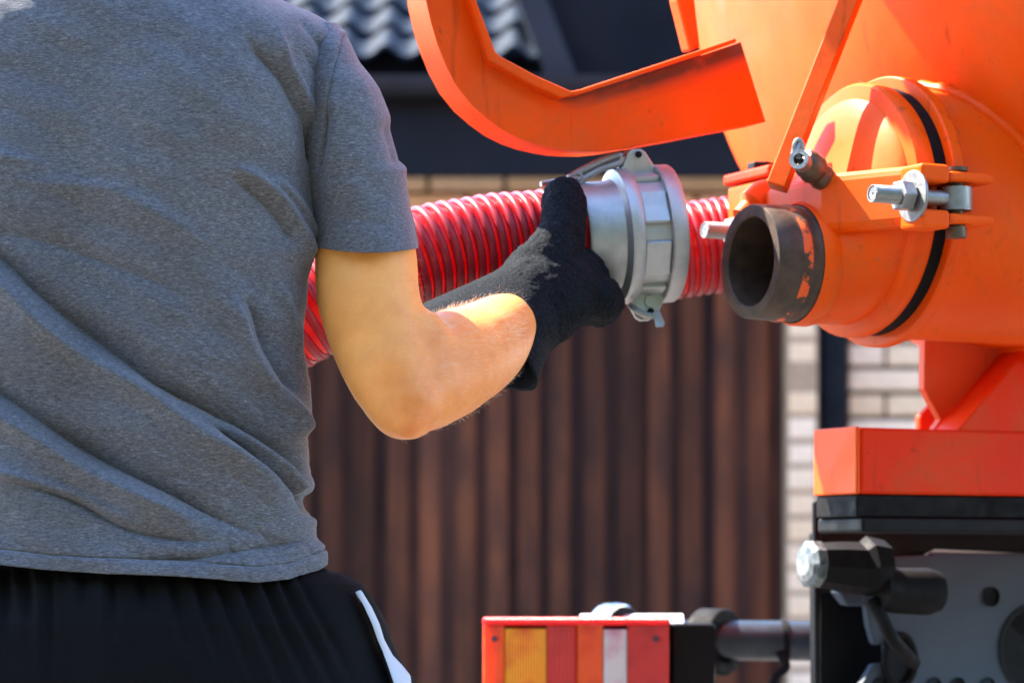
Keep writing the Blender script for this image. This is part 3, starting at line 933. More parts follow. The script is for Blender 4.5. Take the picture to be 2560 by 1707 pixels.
# pale sleeve and round clamps on the bar behind the lamp
v, f = lathe([(-.10, .032), (-.10, .036), (.035, .036), (.035, .032)], P(1640, 1602, LD + .06), (1, 0, 0), 28, closed=True)
link_mesh('bar_sleeve', v, f, M['white_cloth'], bar)
for u, m_, r, w in ((1535, 'chrome', .052, .013), (1556, 'black_rubber', .0475, .008), (1785, 'black_rubber', .0445, .020)):
    v, f = lathe([(-w, .026), (-w, r - .002), (-w + .003, r), (w - .003, r), (w, r - .002), (w, .026)], P(u, 1604, LD + .06), unit((.80, -.60, 0)), 48, closed=True)
    bevel(link_mesh('pipe_clamp', v, f, M[m_], bar), .001)
tl = link_mesh('tail_lamp', *box(P(1446, 1650, LD + .012), (lx(1678) - lx(1216), 0, 0) * np.array(.5), (0, .018, 0), (0, 0, .052)), M['black_steel'], truck, smooth=False)
bevel(tl, .004)
def lens(u0, u1, mat, v0=1562, v1=1760, dy=0.0, nm='lens'):
    q = G(); q.add(*box(P((u0 + u1) / 2, (v0 + v1) / 2, LD - .012 + dy), ((lx(u1) - lx(u0)) / 2 - .0001, 0, 0), (0, .010, 0), (0, 0, (lz(v0) - lz(v1)) / 2)))
    return bevel(q.build(nm, mat, tl, smooth=False), .0015, 2)
lens(1208, 1262, M['lens_orange']); lens(1262, 1366, M['lens_amber'], 1570); lens(1367, 1441, M['lens_red']); lens(1442, 1508, M['lens_orange'], 1558)
lens(1509, 1567, M['lens_white'], 1572); lens(1568, 1672, M['lens_red'])
q = G(); q.add(*box(P(1440, 1552, LD - .008), ((lx(1674) - lx(1207)) / 2, 0, 0), (0, .017, 0), (0, 0, .0052)))
bevel(q.build('lens_rim', M['lens_red'], tl, smooth=False), .004, 3)
for u_ in (1236, 1640):
    v, f = lathe([(0, .0005), (0, .0038), (-.004, .0042)], P(u_, 1596, LD - .0235), (0, -1, 0), 16)
    fixn(link_mesh('screw', v, f, M['grey_steel'], tl))
q = G(); q.add(*box(P(1730, 1660, LD + .02), ((lx(1785) - lx(1676)) / 2, 0, 0), (0, .03, 0), (0, 0, (lz(1556) - lz(1764)) / 2)))
bevel(q.build('lamp_mount', M['black_steel'], truck, smooth=False), .004)
# wheels out of the frame to the right carry the truck
for bb in (bc + .0, bc - .95):
    wc = T(-1.5, bb, 0); wc[2] = 0.42
    wl_ = link_mesh('wheel', *lathe([(-.11, .24), (-.11, .37), (-.09, .41), (.09, .41), (.11, .37), (.11, .24)], wc, B, 48, closed=True), M['black_rubber'], truck)
    link_mesh('rim', *lathe([(.09, .24), (.03, .2), (.03, .06), (.05, .001)], wc, B, 32), M['grey_steel'], wl_)

# ================================================================== HOSES
def make_hose(name, label, ctr, rbody, pitch, rrib, seed):
    s = spline(ctr, 140)
    # resample evenly
    dl = np.r_[0, np.cumsum(np.linalg.norm(np.diff(s, axis=0), axis=1))]
    n = int(dl[-1] / 0.004)
    t = np.linspace(0, dl[-1], n)
    s = np.stack([np.interp(t, dl, s[:, k]) for k in range(3)], 1)
    for _ in range(6):
        s[1:-1] = (s[:-2] + 2 * s[1:-1] + s[2:]) / 4
    root = thing(name, label, 'hose', s[0] * [1, 1, 0], 'red suction hoses')
    v, f = tube(s, rbody, 40, caps=False)
    fixn(link_mesh('hose_wall', v, f, M['hose'], root))
    tt, N, Bn = frames(s)
    k = int(dl[-1] / pitch * 36)
    q = np.linspace(0, dl[-1], k)
    S = np.stack([np.interp(q, t, s[:, c]) for c in range(3)], 1)
    Nn = np.stack([np.interp(q, t, N[:, c]) for c in range(3)], 1); Bb = np.stack([np.interp(q, t, Bn[:, c]) for c in range(3)], 1)
    ph = 2 * np.pi * q / pitch
    rr = rbody + 0.0012 + 0.0005 * np.sin(q * 90 + seed)
    C_ = S + (rr + 0.0) [:, None] * (np.cos(ph)[:, None] * Nn + np.sin(ph)[:, None] * Bb)
    # section frame: radial and along-hose directions
    rad = np.cos(ph)[:, None] * Nn + np.sin(ph)[:, None] * Bb
    tan = np.gradient(S, axis=0); tan /= np.linalg.norm(tan, axis=1)[:, None]
    a = np.arange(8) / 8 * 2 * np.pi
    v = C_[:, None, :] + (rrib * 0.8 * np.cos(a))[None, :, None] * rad[:, None, :] + (rrib * np.sin(a))[None, :, None] * tan[:, None, :]
    f = grid_faces(k, 8)
    link_mesh('spiral_rib', v.reshape(-1, 3), f, M['hose_rib'], root, angle=0)
    return root, s
ctr = [P(250, 1180, 2.99), P(420, 1010, 2.98), P(600, 880, 2.97), P(757, 782, 2.96), P(900, 706, 2.97), P(1030, 650, 2.985), P(1200, 614, 3.01), P(1400, 596, 3.04), P(1490, 592, 3.053)]
hose1, hs = make_hose('suction_hose', 'red ribbed hose held in the glove, with silver cam coupling on its end', ctr, .0492, .0134, .0049, 0)
ctr2 = [P(560, 900, 3.31), P(760, 790, 3.30), P(1000, 695, 3.31), P(1300, 650, 3.31), P(1560, 640, 3.30), P(1765, 618, 3.31), P(1950, 598, 3.34), P(2150, 580, 3.52), P(2350, 560, 3.9)]
hose2, _ = make_hose('suction_hose', 'red ribbed hose behind the silver coupling, running to the truck', ctr2, .0520, .0120, .0045, 2)

# coupling
H = unit(np.array([.972, .233, .085])); CC = P(1537, 592, 3.05)
cp = link_mesh('coupling', *lathe([(-.043, .0535), (-.043, .0585), (-.040, .0600), (-.012, .0605), (-.004, .0625), (-.0005, .0680), (0, .0725), (.0015, .0735), (.0125, .0735), (.014, .0725), (.0145, .0655), (.044, .0655), (.0445, .0735), (.046, .0748), (.060, .0748), (.062, .0735), (.062, .0600), (.02, .056), (-.043, .0535)], CC, H, 96), M['alu'], hose1)
fixn(cp)
e1 = unit(np.cross(H, (0, 0, 1))); e2 = np.cross(e1, H)          # e1 towards camera side, e2 up
if e1[1] > 0: e1 = -e1
if e2[2] < 0: e2 = -e2
# raised flats between the two flanges
for ang in (70, 20, -28, -75, -125, 160, 115):
    a = math.radians(ang); rd = math.cos(a) * e1 + math.sin(a) * e2; tg = -math.sin(a) * e1 + math.cos(a) * e2
    q = G(); q.add(*box(CC + H * .0292 + rd * .0655, H * .0146, tg * .019, rd * .0035))
    bevel(q.build('coupling_flat', M['alu'], cp, smooth=False), .002)
# ears, cam levers
def ear(sgn):
    rd = unit(e2 * sgn + e1 * .10); tg = np.cross(H, rd)
    prof_ = [(.006, .066), (.016, .089), (.021, .0925), (.031, .0925), (.036, .089), (.050, .066)]
    for off in (-.010, .008):
        v, f = prism([CC + H * t + rd * r + tg * off for t, r in prof_], tg * .005)
        er = bevel(link_mesh('coupling_ear', v, f, M['alu'], cp, smooth=False), .0015)
    v, f = lathe([(-.014, .0005), (-.014, .0035), (.016, .0035), (.016, .0005)], CC + H * .0275 + rd * .0865, tg, 16)
    fixn(link_mesh('pivot_pin', v, f, M['black_steel'], cp))
    v, f = lathe([(-.0125, .0005), (-.0125, .0062), (.0135, .0062), (.0135, .0005)], CC + H * .0285 + rd * .076, tg, 16)
    fixn(link_mesh('rivet', v, f, M['alu'], cp))
    return rd, tg
rdu, tgu = ear(1); rdd, tgd = ear(-1)
ld = 3.035
loop = [P(1556, 392, ld), P(1542, 389, ld), P(1500, 404, ld - .004), P(1432, 439, ld - .012), P(1426, 452, ld - .012), P(1438, 462, ld - .012), P(1452, 458, ld - .01), P(1460, 446, ld - .009), P(1500, 424, ld - .004), P(1546, 408, ld)]
lp = spline(np.array(loop + loop[:1]), 60)
lv = fixn(link_mesh('cam_lever', *tube(lp, .0042, 10, caps=False), M['zinc'], cp))
v, f = prism([P(1545, 390, ld + .004), P(1570, 398, ld + .004), P(1562, 420, ld + .004), P(1545, 412, ld + .004)], (0, .006, 0))
bevel(link_mesh('lever_cam', v, f, M['black_steel'], lv, smooth=False), .001)
pt = np.array([P(1445, 446, ld - .016), P(1415, 451, ld - .018), P(1380, 456, ld - .02), P(1352, 461, ld - .022)])
fixn(link_mesh('pull_tab', *tube(pt, [.005, .0062, .0068, .0062], 10, flat=.45), M['zinc'], lv))
rg = [P(1443, 447, ld - .014) + .0058 * np.array([math.cos(q), 0, math.sin(q)]) for q in np.linspace(0, 2 * math.pi, 25)]
link_mesh('lever_ring', *tube(rg, .0016, 8, caps=False), M['zinc'], lv)
lv2 = fixn(link_mesh('cam_lever', *tube(spline([P(1575, 762, ld), P(1590, 775, ld - .004), P(1612, 786, ld - .006), P(1632, 790, ld - .005)], 16), .0034, 10), M['zinc'], cp))
v, f = prism([P(1628, 782, ld - .008), P(1648, 774, ld - .008), P(1662, 806, ld - .012), P(1660, 816, ld - .012), P(1640, 818, ld - .012), P(1637, 802, ld - .01)], (0, .004, 0))
bevel(link_mesh('pull_tab', v, f, M['zinc'], lv2, smooth=False), .001)

# ================================================================== PERSON
DP = 2.66
PX = FPX / DP
def px2x(u): return (u - U0) / FPX * DP
def px2z(v_): return CAMZ - (v_ - V0) / FPX * DP
CXU = 205.0                                            # spine column
person = thing('person', 'person in grey t-shirt and black shorts, seen from behind, gloved hand under a hose', 'person', (px2x(CXU), DP, 0))

# ---- body: one continuous skin
hx = px2x(CXU)
def pp(u, v_, d): return P(u, v_, d)
geos = []
# trunk
trunk = np.array([[hx, DP + .02, .86, .115], [hx, DP + .02, .98, .115], [hx, DP + .02, 1.1, .105], [hx, DP + .015, 1.25, .112], [hx, DP + .01, 1.38, .110], [hx, DP + .005, 1.47, .075]])
s = spline(trunk, 40)
v, f = tube(s[:, :3], s[:, 3], 28, up=(0, 1, 0))
v = (v - [hx, DP, 0]) * [1.25, .72, 1] + [hx, DP, 0]
geos.append((v, f))
geos += limb([(hx, DP, 1.45), (hx, DP + .02, 1.56), (hx, DP + .04, 1.62)], [.075, .058, .056], 16)
# head
geos.append(ellipsoid((hx, DP + .055, 1.725), (.076, 0, 0), (0, .098, 0), (0, 0, .118)))
geos.append(ellipsoid((hx, DP + .085, 1.665), (.058, 0, 0), (0, .062, 0), (0, 0, .055)))
geos.append(ellipsoid((hx, DP + .160, 1.700), (.013, 0, 0), (0, .018, 0), (0, 0, .024)))      # nose
for sx in (-1, 1): geos.append(ellipsoid((hx + sx * .078, DP + .045, 1.705), (.008, 0, 0), (0, .018, 0), (0, 0, .03)))
# right arm (in view)
geos += limb([pp(752, 205, 2.67), pp(848, 330, 2.665), pp(895, 520, 2.655), pp(914, 640, 2.65), pp(922, 740, 2.64), pp(950, 850, 2.628), pp(985, 940, 2.615), pp(1012, 1005, 2.605)], [.050, .044, .044, .0480, .0485, .0470, .0430, .0360], 60, 32)
geos += limb([pp(1010, 1010, 2.606), pp(1050, 965, 2.635), pp(1105, 918, 2.68), pp(1165, 888, 2.735), pp(1215, 858, 2.80), pp(1280, 800, 2.87), pp(1340, 745, 2.92)], [.0335, .0455, .0510, .0480, .0430, .0340, .0280], 60, 32)
geos.append(ellipsoid(pp(1030, 900, 2.63), np.array([.035, 0, -.02]), np.array([0, .035, 0]), np.array([.022, 0, .045])))
geos.append(ellipsoid(pp(1020, 1040, 2.590), (.020, 0, 0), (0, .020, 0), (0, 0, .022)))
geos.append(ellipsoid(pp(952, 1000, 2.612), (.016, 0, .004), (0, .016, 0), (0, 0, .022)))
geos.append(ellipsoid(pp(1185, 862, 2.74), np.array([.038, 0, .006]), np.array([0, .045, 0]), np.array([0, 0, .034])))
# left arm, mirrored reach to the hose
geos += limb([(hx - .215, DP, 1.42), (hx - .25, DP - .01, 1.28), (hx - .245, DP + .01, 1.13)], [.056, .049, .040], 30)
lh = hs[len(hs) // 9]
geos += limb([(hx - .245, DP + .01, 1.13), ((hx - .245 + lh[0]) / 2 - .03, DP + .15, 1.10), (lh[0] - .02, lh[1] - .06, lh[2] - .05)], [.040, .043, .029], 30)
# legs
for sx in (-1, 1):
    geos += limb([(hx + sx * .095, DP + .01, .90), (hx + sx * .12, DP + .01, .70), (hx + sx * .13, DP + .02, .48), (hx + sx * .135, DP + .0, .32), (hx + sx * .14, DP - .01, .10)], [.098, .085, .056, .055, .038], 40)
def skin_post(co, no):
    n1 = np.array([mnoise.noise(Vector(p * 26)) for p in co])
    u_ = co[:, 0] / co[:, 1] * FPX + U0; v_ = V0 - (co[:, 2] - CAMZ) / co[:, 1] * FPX
    cr = np.zeros(len(co))
    for x0, y0, x1, y1 in ((985, 985, 1075, 1030), (975, 1012, 1060, 1056), (1090, 770, 1130, 835)):     # elbow creases
        d = np.array([x1 - x0, y1 - y0], float); t = np.clip(((u_ - x0) * d[0] + (v_ - y0) * d[1]) / (d @ d), 0, 1)
        ds = np.hypot(u_ - x0 - t * d[0], v_ - y0 - t * d[1])
        cr += np.exp(-(ds / 9) ** 2) * np.sin(np.pi * t) * (no[:, 1] < .2)
    return co + no * (n1 * .0011 - cr * .0011)[:, None]
body, bco, bno = remesh(geos, 'body', M['skin'], person, .0042, 11, skin_post)
_bu = bco[:, 0] / bco[:, 1] * FPX + U0; _bv = V0 - (bco[:, 2] - CAMZ) / bco[:, 1] * FPX
_tn = np.clip((_bu - 930 + (_bv - 700) * .35) / 260, 0, 1); _tn = _tn * _tn * (3 - 2 * _tn) * .85
_at = body.data.attributes.new('tan', 'FLOAT', 'POINT'); _at.data.foreach_set('value', _tn.astype(np.float32))
for sx in (-1, 1):
    g2 = [ellipsoid((hx + sx * .14, DP + .05, .055), (.048, 0, 0), (0, .135, 0), (0, 0, .052)), ellipsoid((hx + sx * .14, DP - .01, .085), (.043, 0, 0), (0, .055, 0), (0, 0, .06))]
    remesh(g2, 'shoe', M['shoe'], person, .008, 3)
hg = [ellipsoid((hx, DP + .04, 1.745), (.084, 0, 0), (0, .098, 0), (0, 0, .110))]
def hair_post(co, no):
    return co
hairo, _, _ = remesh(hg, 'hair', M['hair'], person, .006, 1)

# ---- fine hair on the forearm
uu = bco[:, 0] / bco[:, 1] * FPX + U0; vv_ = V0 - (bco[:, 2] - CAMZ) / bco[:, 1] * FPX
cand = np.where((uu > 1000) & (uu < 1310) & (vv_ > 640) & (vv_ < 1110) & (bno[:, 1] < .5) & (bco[:, 1] > 2.4))[0]
wgt = np.where(bno[cand, 2] > .25, 3.0, 1.0) * np.where(uu[cand] > 1090, 1.6, .45)
pick = rng.choice(cand, 3200, p=wgt / wgt.sum())
hv, hf = [], []
for i in pick:
    p, n = bco[i] + rng.normal(0, .0015, 3), bno[i].astype(float)
    dirn = unit(n * .55 + np.array([.5, .35, .10]) * rng.uniform(.6, 1.2) + rng.normal(0, .28, 3))
    ln = rng.uniform(.004, .0095) * (.45 if n[2] < -.1 else 1.0); w = unit(np.cross(dirn, (0, 1, 0.01))) * .000055
    bend = np.array([.25, .2, -.35]) * ln * rng.uniform(.2, 1)
    k = len(hv); m = p + dirn * ln * .5; e = p + dirn * ln + bend
    hv += [p - w, p + w, m - w * .8, m + w * .8, e]; hf += [(k, k + 1, k + 3, k + 2), (k + 2, k + 3, k + 4)]
ah = link_mesh('arm_hair', hv, hf, M['arm_hair'], person, smooth=False); ah['kind'] = 'stuff'

# ---- t-shirt
def ip(tab, x):
    tab = np.asarray(tab, dtype=float)
    return np.interp(x, tab[:, 0], tab[:, 1])
def smooth_ip(tab, x):
    # gentle smoothing of a polyline table
    return (ip(tab, x - 8) + 2 * ip(tab, x) + ip(tab, x + 8)) / 4
RIGHT = [(-190, 395), (-150, 415), (-100, 505), (-50, 610), (0, 697), (43, 796), (70, 832), (90, 848), (120, 852), (170, 845), (240, 832), (330, 815), (430, 797), (520, 787), (600, 783), (640, 780), (700, 768), (780, 758), (830, 752), (880, 748), (960, 755), (1040, 762), (1110, 776), (1170, 785), (1220, 787), (1245, 780), (1268, 774), (1290, 780), (1320, 789), (1345, 790), (1365, 789), (1385, 800), (1400, 811), (1420, 812), (1470, 812)]
LEFTW = lambda v_: CXU - (smooth_ip(RIGHT, v_) - CXU)
DEPTH = [(-190, .070), (-120, .104), (-40, .119), (60, .125), (200, .128), (420, .130), (700, .122), (1000, .112), (1250, .112), (1450, .118)]
def hemv(u): return ip([(-900, 1400), (0, 1411), (120, 1424), (250, 1432), (450, 1440), (560, 1449), (640, 1455), (720, 1447), (790, 1424), (815, 1408)], u)
NV, NT = 520, 520
th = np.concatenate([np.linspace(-.12, 1.12, 430, endpoint=False) * math.pi, np.linspace(1.12, 1.88, 90, endpoint=False) * math.pi])
vs = np.linspace(-185, 1455, NV)
VV, TH = np.meshgrid(vs, th, indexing='ij')
cth, sth = np.cos(TH), np.sin(TH)
ex = 0.86
hw = (smooth_ip(RIGHT, vs) - CXU) / PX
dep = ip(DEPTH, vs)
X = hx + hw[:, None] * np.sign(cth) * np.abs(cth) ** ex
Yd = dep[:, None] * np.sign(sth) * np.abs(sth) ** ex
# a shallow furrow along the spine, fuller shoulder blade
U_ = CXU + (X - hx) * PX
Yd = Yd - .010 * np.exp(-((U_ - CXU) / 95) ** 2) * np.clip((VV - 100) / 400, 0, 1) * (sth > 0)
Yd = Yd + .014 * np.exp(-((U_ - 560) / 190) ** 2 - ((VV - 250) / 210) ** 2) * (sth > 0)
Y = DP - Yd
# follow the sagging hem: compress rows towards the local hem line
k = np.clip((VV - 1150) / 305, 0, 1)
V2 = VV + k * (hemv(U_) - 1455)
Zc = px2z(V2)
S = np.stack([X, Y, Zc], -1)
# perspective correction: rows were laid out at depth DP, the back is nearer
r_ = S[..., 1] / DP
S[..., 0] *= r_
S[..., 2] = CAMZ + (S[..., 2] - CAMZ) * r_
iu = S[..., 0] / S[..., 1] * FPX + U0; iv = V0 - (S[..., 2] - CAMZ) / S[..., 1] * FPX

def polydist(pl, iu, iv):
    best = np.full(iu.shape, 1e9); sgn = np.zeros(iu.shape); tt = np.zeros(iu.shape)
    pl = np.asarray(pl, dtype=float)
    seg = np.linalg.norm(np.diff(pl, axis=0), axis=1); cum = np.r_[0, np.cumsum(seg)]; tot = cum[-1]
    for i in range(len(pl) - 1):
        a, b = pl[i], pl[i + 1]; d = b - a; L2 = d @ d
        t = np.clip(((iu - a[0]) * d[0] + (iv - a[1]) * d[1]) / L2, 0, 1)
        dx, dy = iu - (a[0] + t * d[0]), iv - (a[1] + t * d[1])
        ds = np.hypot(dx, dy)
        m = ds < best
        cr = d[0] * dy - d[1] * dx
        best = np.where(m, ds, best); sgn = np.where(m, np.sign(cr), sgn); tt = np.where(m, (cum[i] + t * seg[i]) / tot, tt)
    return best * sgn, tt          # positive: below / left of a line drawn left to right
def crv(pl): return spline(np.array(pl, dtype=float), 36)
# (line, depth mm, width above px, width below px, fade-in, fade-out);  depth > 0 pushes in, < 0 pulls out
FOLDS = [
 ([(-260, 480), (-80, 600), (0, 650), (89, 738), (214, 834), (312, 905), (370, 950), (446, 990), (513, 1021), (625, 1080), (714, 1133), (759, 1173), (782, 1225)], 8.5, 70, 24, .25, .05),
 ([(-200, 600), (0, 706), (89, 794), (179, 870), (286, 932), (357, 972), (402, 1004), (446, 1039), (513, 1084), (643, 1160), (759, 1249)], -5.0, 30, 60, .2, .1),
 ([(-200, 880), (0, 992), (103, 1062), (201, 1124), (313, 1182), (379, 1213), (446, 1245), (536, 1289), (625, 1329), (714, 1352), (786, 1356)], 10.0, 75, 26, .2, .42),
 ([(-150, 970), (0, 1040), (120, 1112), (230, 1180), (330, 1228), (430, 1275), (530, 1325)], -5.5, 34, 70, .2, .25),
 ([(500, 1045), (571, 1088), (643, 1146), (696, 1191), (750, 1236), (783, 1284)], 7.0, 26, 16, .25, .05),
 ([(540, 1040), (620, 1090), (690, 1140), (745, 1195), (770, 1240)], -4.0, 14, 22, .3, .1),
 ([(567, 736), (598, 798), (625, 879), (656, 937), (705, 990), (750, 1048), (768, 1102)], -5.0, 30, 46, .2, .1),
 ([(600, 720), (640, 800), (668, 880), (700, 940), (745, 1000)], 4.5, 34, 30, .25, .2),
 ([(690, 690), (712, 760), (735, 830), (745, 900), (762, 1000), (772, 1090)], -3.0, 14, 20, .2, .2),
 ([(0, 1190), (179, 1249), (312, 1320), (402, 1343), (491, 1352), (600, 1362)], 5.0, 46, 22, .2, .3),
 ([(-100, 1150), (90, 1205), (200, 1240), (300, 1290), (380, 1320)], -3.5, 24, 40, .25, .3),
 ([(300, 1395), (470, 1398), (560, 1385), (660, 1370), (780, 1352)], 4.0, 26, 18, .3, .15),
 ([(596, 70), (647, 134), (705, 192), (737, 250), (768, 295), (786, 348), (795, 430)], 5.0, 30, 40, .25, .1),
 ([(690, 50), (714, 147), (750, 214), (777, 277), (790, 330)], -2.6, 22, 22, .25, .15),
 ([(740, 40), (775, 80), (812, 122), (845, 150)], 2.2, 18, 20, .3, .2),
 ([(745, 110), (780, 160), (810, 215), (818, 280)], 1.8, 18, 18, .3, .2),
 ([(576, 411), (625, 437), (679, 482), (714, 527), (750, 594), (777, 661)], -4.0, 20, 34, .25, .15),
 ([(560, 440), (610, 462), (660, 506), (700, 560), (730, 625)], 3.5, 20, 26, .25, .2),
 ([(670, 437), (723, 487), (759, 545), (780, 610)], -3.0, 14, 22, .25, .15),
 ([(-100, 430), (120, 460), (268, 473), (379, 527), (482, 589), (558, 634), (640, 690)], -2.0, 60, 90, .35, .3),
 ([(-150, 560), (60, 590), (220, 640), (380, 700), (520, 780)], 3.5, 60, 50, .35, .35),
 ([(-200, 360), (0, 390), (150, 420)], -2.5, 50, 60, .4, .4),
 ([(772, 1225), (778, 1262), (792, 1300)], 6.0, 16, 14, .2, .2),
 ([(560, 1415), (660, 1398), (740, 1388), (812, 1380)], 1.4, 12, 10, .35, .1),
]
disp = np.zeros(iu.shape)
back = (np.clip(sth + .35, 0, .6) / .6)
for line, mm, wa, wb, fi, fo in FOLDS:
    s_, t_ = polydist(crv(line), iu, iv)
    eps = 5.0
    w = np.where(s_ < 0, wa, wb) * .85
    q_ = (np.sqrt(s_ ** 2 + eps ** 2) - eps) / w
    pr_ = .5 * np.exp(-q_) + .5 * np.exp(-q_ / .38)
    fade = np.clip(t_ / fi, 0, 1) * np.clip((1 - t_) / fo, 0, 1); fade = fade * fade * (3 - 2 * fade)
    disp -= mm * (.0023 if mm > 0 else .0030) * pr_ * fade
# hem band: seam groove and slightly thicker band
hb = hemv(iu) - iv
hb_w = 34
disp += .0026 * (1 / (1 + np.exp((hb - hb_w) / 1.6))) - .0022 * np.exp(-((hb - hb_w - 3) / 4.0) ** 2)
small = np.array([mnoise.noise(Vector((a * .55 + b * .35, b * 1.5 - a * .85, 0))) for a, b in zip((iu / 130).ravel(), (iv / 130).ravel())]).reshape(iu.shape)
small2 = np.array([mnoise.noise(Vector((a, b, 3.3))) for a, b in zip((iu / 38).ravel(), (iv / 30).ravel())]).reshape(iu.shape)
rx_, ry_ = iu * .80 + iv * .60, -iu * .60 + iv * .80           # along and across the pull of the twist
rid = np.array([mnoise.noise(Vector((a, b, 5.1))) for a, b in zip((rx_ / 190).ravel(), (ry_ / 48).ravel())]).reshape(iu.shape)
rid = np.clip(1 - np.abs(rid) * 3.2, 0, 1) ** 2
wz = np.clip((iv - 560) / 420, 0, 1) * np.clip((iu - 60) / 420, .12, 1)
disp -= .0013 * rid * wz
disp += .0042 * small + .0006 * small2
disp *= back
nrm = np.stack([cth / np.maximum(hw[:, None], .05), -sth / dep[:, None], np.zeros_like(cth)], -1)
nrm /= np.linalg.norm(nrm, axis=-1, keepdims=True)
S = S + nrm * disp[..., None]
shirt_f = grid_faces(NV, NT)[:, ::-1]
shirt = link_mesh('t_shirt', S.reshape(-1, 3), shirt_f, M['shirt'], person, angle=0)
so_ = shirt.modifiers.new('cloth', 'SOLIDIFY'); so_.thickness = .0014; so_.offset = -1

# sleeve
SL = [(58, 792, 838), (80, 782, 858), (100, 776, 868), (160, 752, 899), (220, 744, 940), (300, 744, 974), (370, 748, 992), (405, 752, 1001), (425, 754, 1014), (440, 757, 1012), (470, 763, 1014), (540, 777, 1024), (600, 782, 1038), (630, 781, 1044)]
slt = np.array(SL, dtype=float)
NS, NSt = 260, 320
sv_ = np.linspace(58, 630, NS)
l_ = np.interp(sv_, slt[:, 0], slt[:, 1]); rgt = np.interp(sv_, slt[:, 0], slt[:, 2])
for _ in range(3):
    l_[1:-1] = (l_[:-2] + 2 * l_[1:-1] + l_[2:]) / 4; rgt[1:-1] = (rgt[:-2] + 2 * rgt[1:-1] + rgt[2:]) / 4
ta = np.arange(NSt) / NSt * 2 * np.pi
DS = 2.655
cx = (l_ + rgt) / 2; hw2 = (rgt - l_) / 2
dpt = np.interp(sv_, [58, 110, 200, 400, 630], [.03, .055, .068, .070, .064])
UU = cx[:, None] + hw2[:, None] * np.cos(ta)[None]
DD = DS - dpt[:, None] * np.sin(ta)[None]
kk = np.clip((sv_ - 380) / 250, 0, 1)[:, None]
tq = np.cos(ta)[None]
VS = sv_[:, None] + kk * (-14 * tq ** 2 + 3 * tq + (np.sin(ta)[None] < 0) * -14) + 2
# perspective: lay out at true depth so that the outline holds
SV = np.stack([(UU - U0) / FPX * DS, DD, CAMZ - (VS - V0) / FPX * DS], -1)
rr2 = SV[..., 1] / DS
SV[..., 0] *= rr2; SV[..., 2] = CAMZ + (SV[..., 2] - CAMZ) * rr2
su = SV[..., 0] / SV[..., 1] * FPX + U0; sv2 = V0 - (SV[..., 2] - CAMZ) / SV[..., 1] * FPX
SF = [
 ([(838, 200), (839, 268), (836, 339), (824, 400), (806, 450)], -4.0, 18, 20, .3, .2),
 ([(820, 250), (818, 320), (808, 390), (799, 440)], 5.0, 14, 14, .3, .2),
 ([(960, 290), (975, 350), (988, 400), (1005, 425)], 3.5, 10, 12, .3, .2),
 ([(880, 150), (920, 260), (950, 340)], -1.8, 40, 30, .3, .3),
 ([(800, 470), (860, 462), (930, 470)], -1.6, 24, 24, .2, .4),
 ([(800, 540), (880, 548), (960, 560), (1020, 575)], 1.5, 26, 20, .3, .3),
 ([(860, 400), (920, 450), (990, 520)], 1.6, 30, 24, .3, .3),
]
d2 = np.zeros(su.shape)
for line, mm, wa, wb, fi, fo in SF:
    s_, t_ = polydist(crv(line), su, sv2)
    w = np.where(s_ < 0, wa, wb)
    pr_ = np.exp(-(np.sqrt(s_ ** 2 + 25) - 5) / w)
    fade = np.clip(t_ / fi, 0, 1) * np.clip((1 - t_) / fo, 0, 1); fade = fade * fade * (3 - 2 * fade)
    d2 -= mm * .0016 * pr_ * fade
s_, t_ = polydist(crv([(856, 92), (846, 130), (834, 175), (824, 240), (813, 310), (803, 370), (798, 410)]), su, sv2)
d2 -= .0022 * np.exp(-(s_ / 3.6) ** 2) - .0011 * np.exp(-((s_ - 9) / 6.0) ** 2)
d2 += .0012 * np.array([mnoise.noise(Vector((a, b, 7.7))) for a, b in zip((su / 80).ravel(), (sv2 / 80).ravel())]).reshape(su.shape)
n2 = np.stack([np.broadcast_to(np.cos(ta)[None], su.shape), np.broadcast_to(-np.sin(ta)[None], su.shape), np.zeros(su.shape)], -1)
SV = SV + n2 * d2[..., None]
slv = link_mesh('sleeve', SV.reshape(-1, 3), grid_faces(NS, NSt)[:, ::-1], M['shirt'], shirt, angle=0)
so_ = slv.modifiers.new('cloth', 'SOLIDIFY'); so_.thickness = .0014; so_.offset = -1
# other sleeve, out of the frame
v, f = tube(spline([(hx - .19, DP, 1.45), (hx - .235, DP, 1.36), (hx - .255, DP, 1.24)], 20), np.linspace(.06, .066, 21), 32, caps=False)
s2 = fixn(link_mesh('sleeve', v, f, M['shirt'], shirt))

# ---- shorts
RS = [(1370, 735), (1400, 762), (1418, 800), (1434, 858), (1460, 905), (1490, 928), (1520, 948), (1560, 968), (1600, 981), (1640, 997), (1680, 1022), (1707, 1040), (1760, 1062), (1900, 1085), (2150, 1105)]
NV2, NT2 = 260, 500
vs2 = np.linspace(1365, 1830, NV2)
th2 = np.concatenate([np.linspace(-.2, 1.2, 410, endpoint=False) * math.pi, np.linspace(1.2, 1.8, 90, endpoint=False) * math.pi])
V3, T3 = np.meshgrid(vs2, th2, indexing='ij')
c3, s3 = np.cos(T3), np.sin(T3)
hw3 = (ip(RS, vs2) - CXU) / PX
dp3 = np.interp(vs2, [1365, 1425, 1460, 1560, 1700, 1830], [.092, .098, .108, .124, .134, .136])
X3 = hx + hw3[:, None] * np.sign(c3) * np.abs(c3) ** .9; Y3 = DP - dp3[:, None] * np.sign(s3) * np.abs(s3) ** .9
S3 = np.stack([X3, Y3, px2z(V3)], -1)
r3 = S3[..., 1] / DP
S3[..., 0] *= r3; S3[..., 2] = CAMZ + (S3[..., 2] - CAMZ) * r3
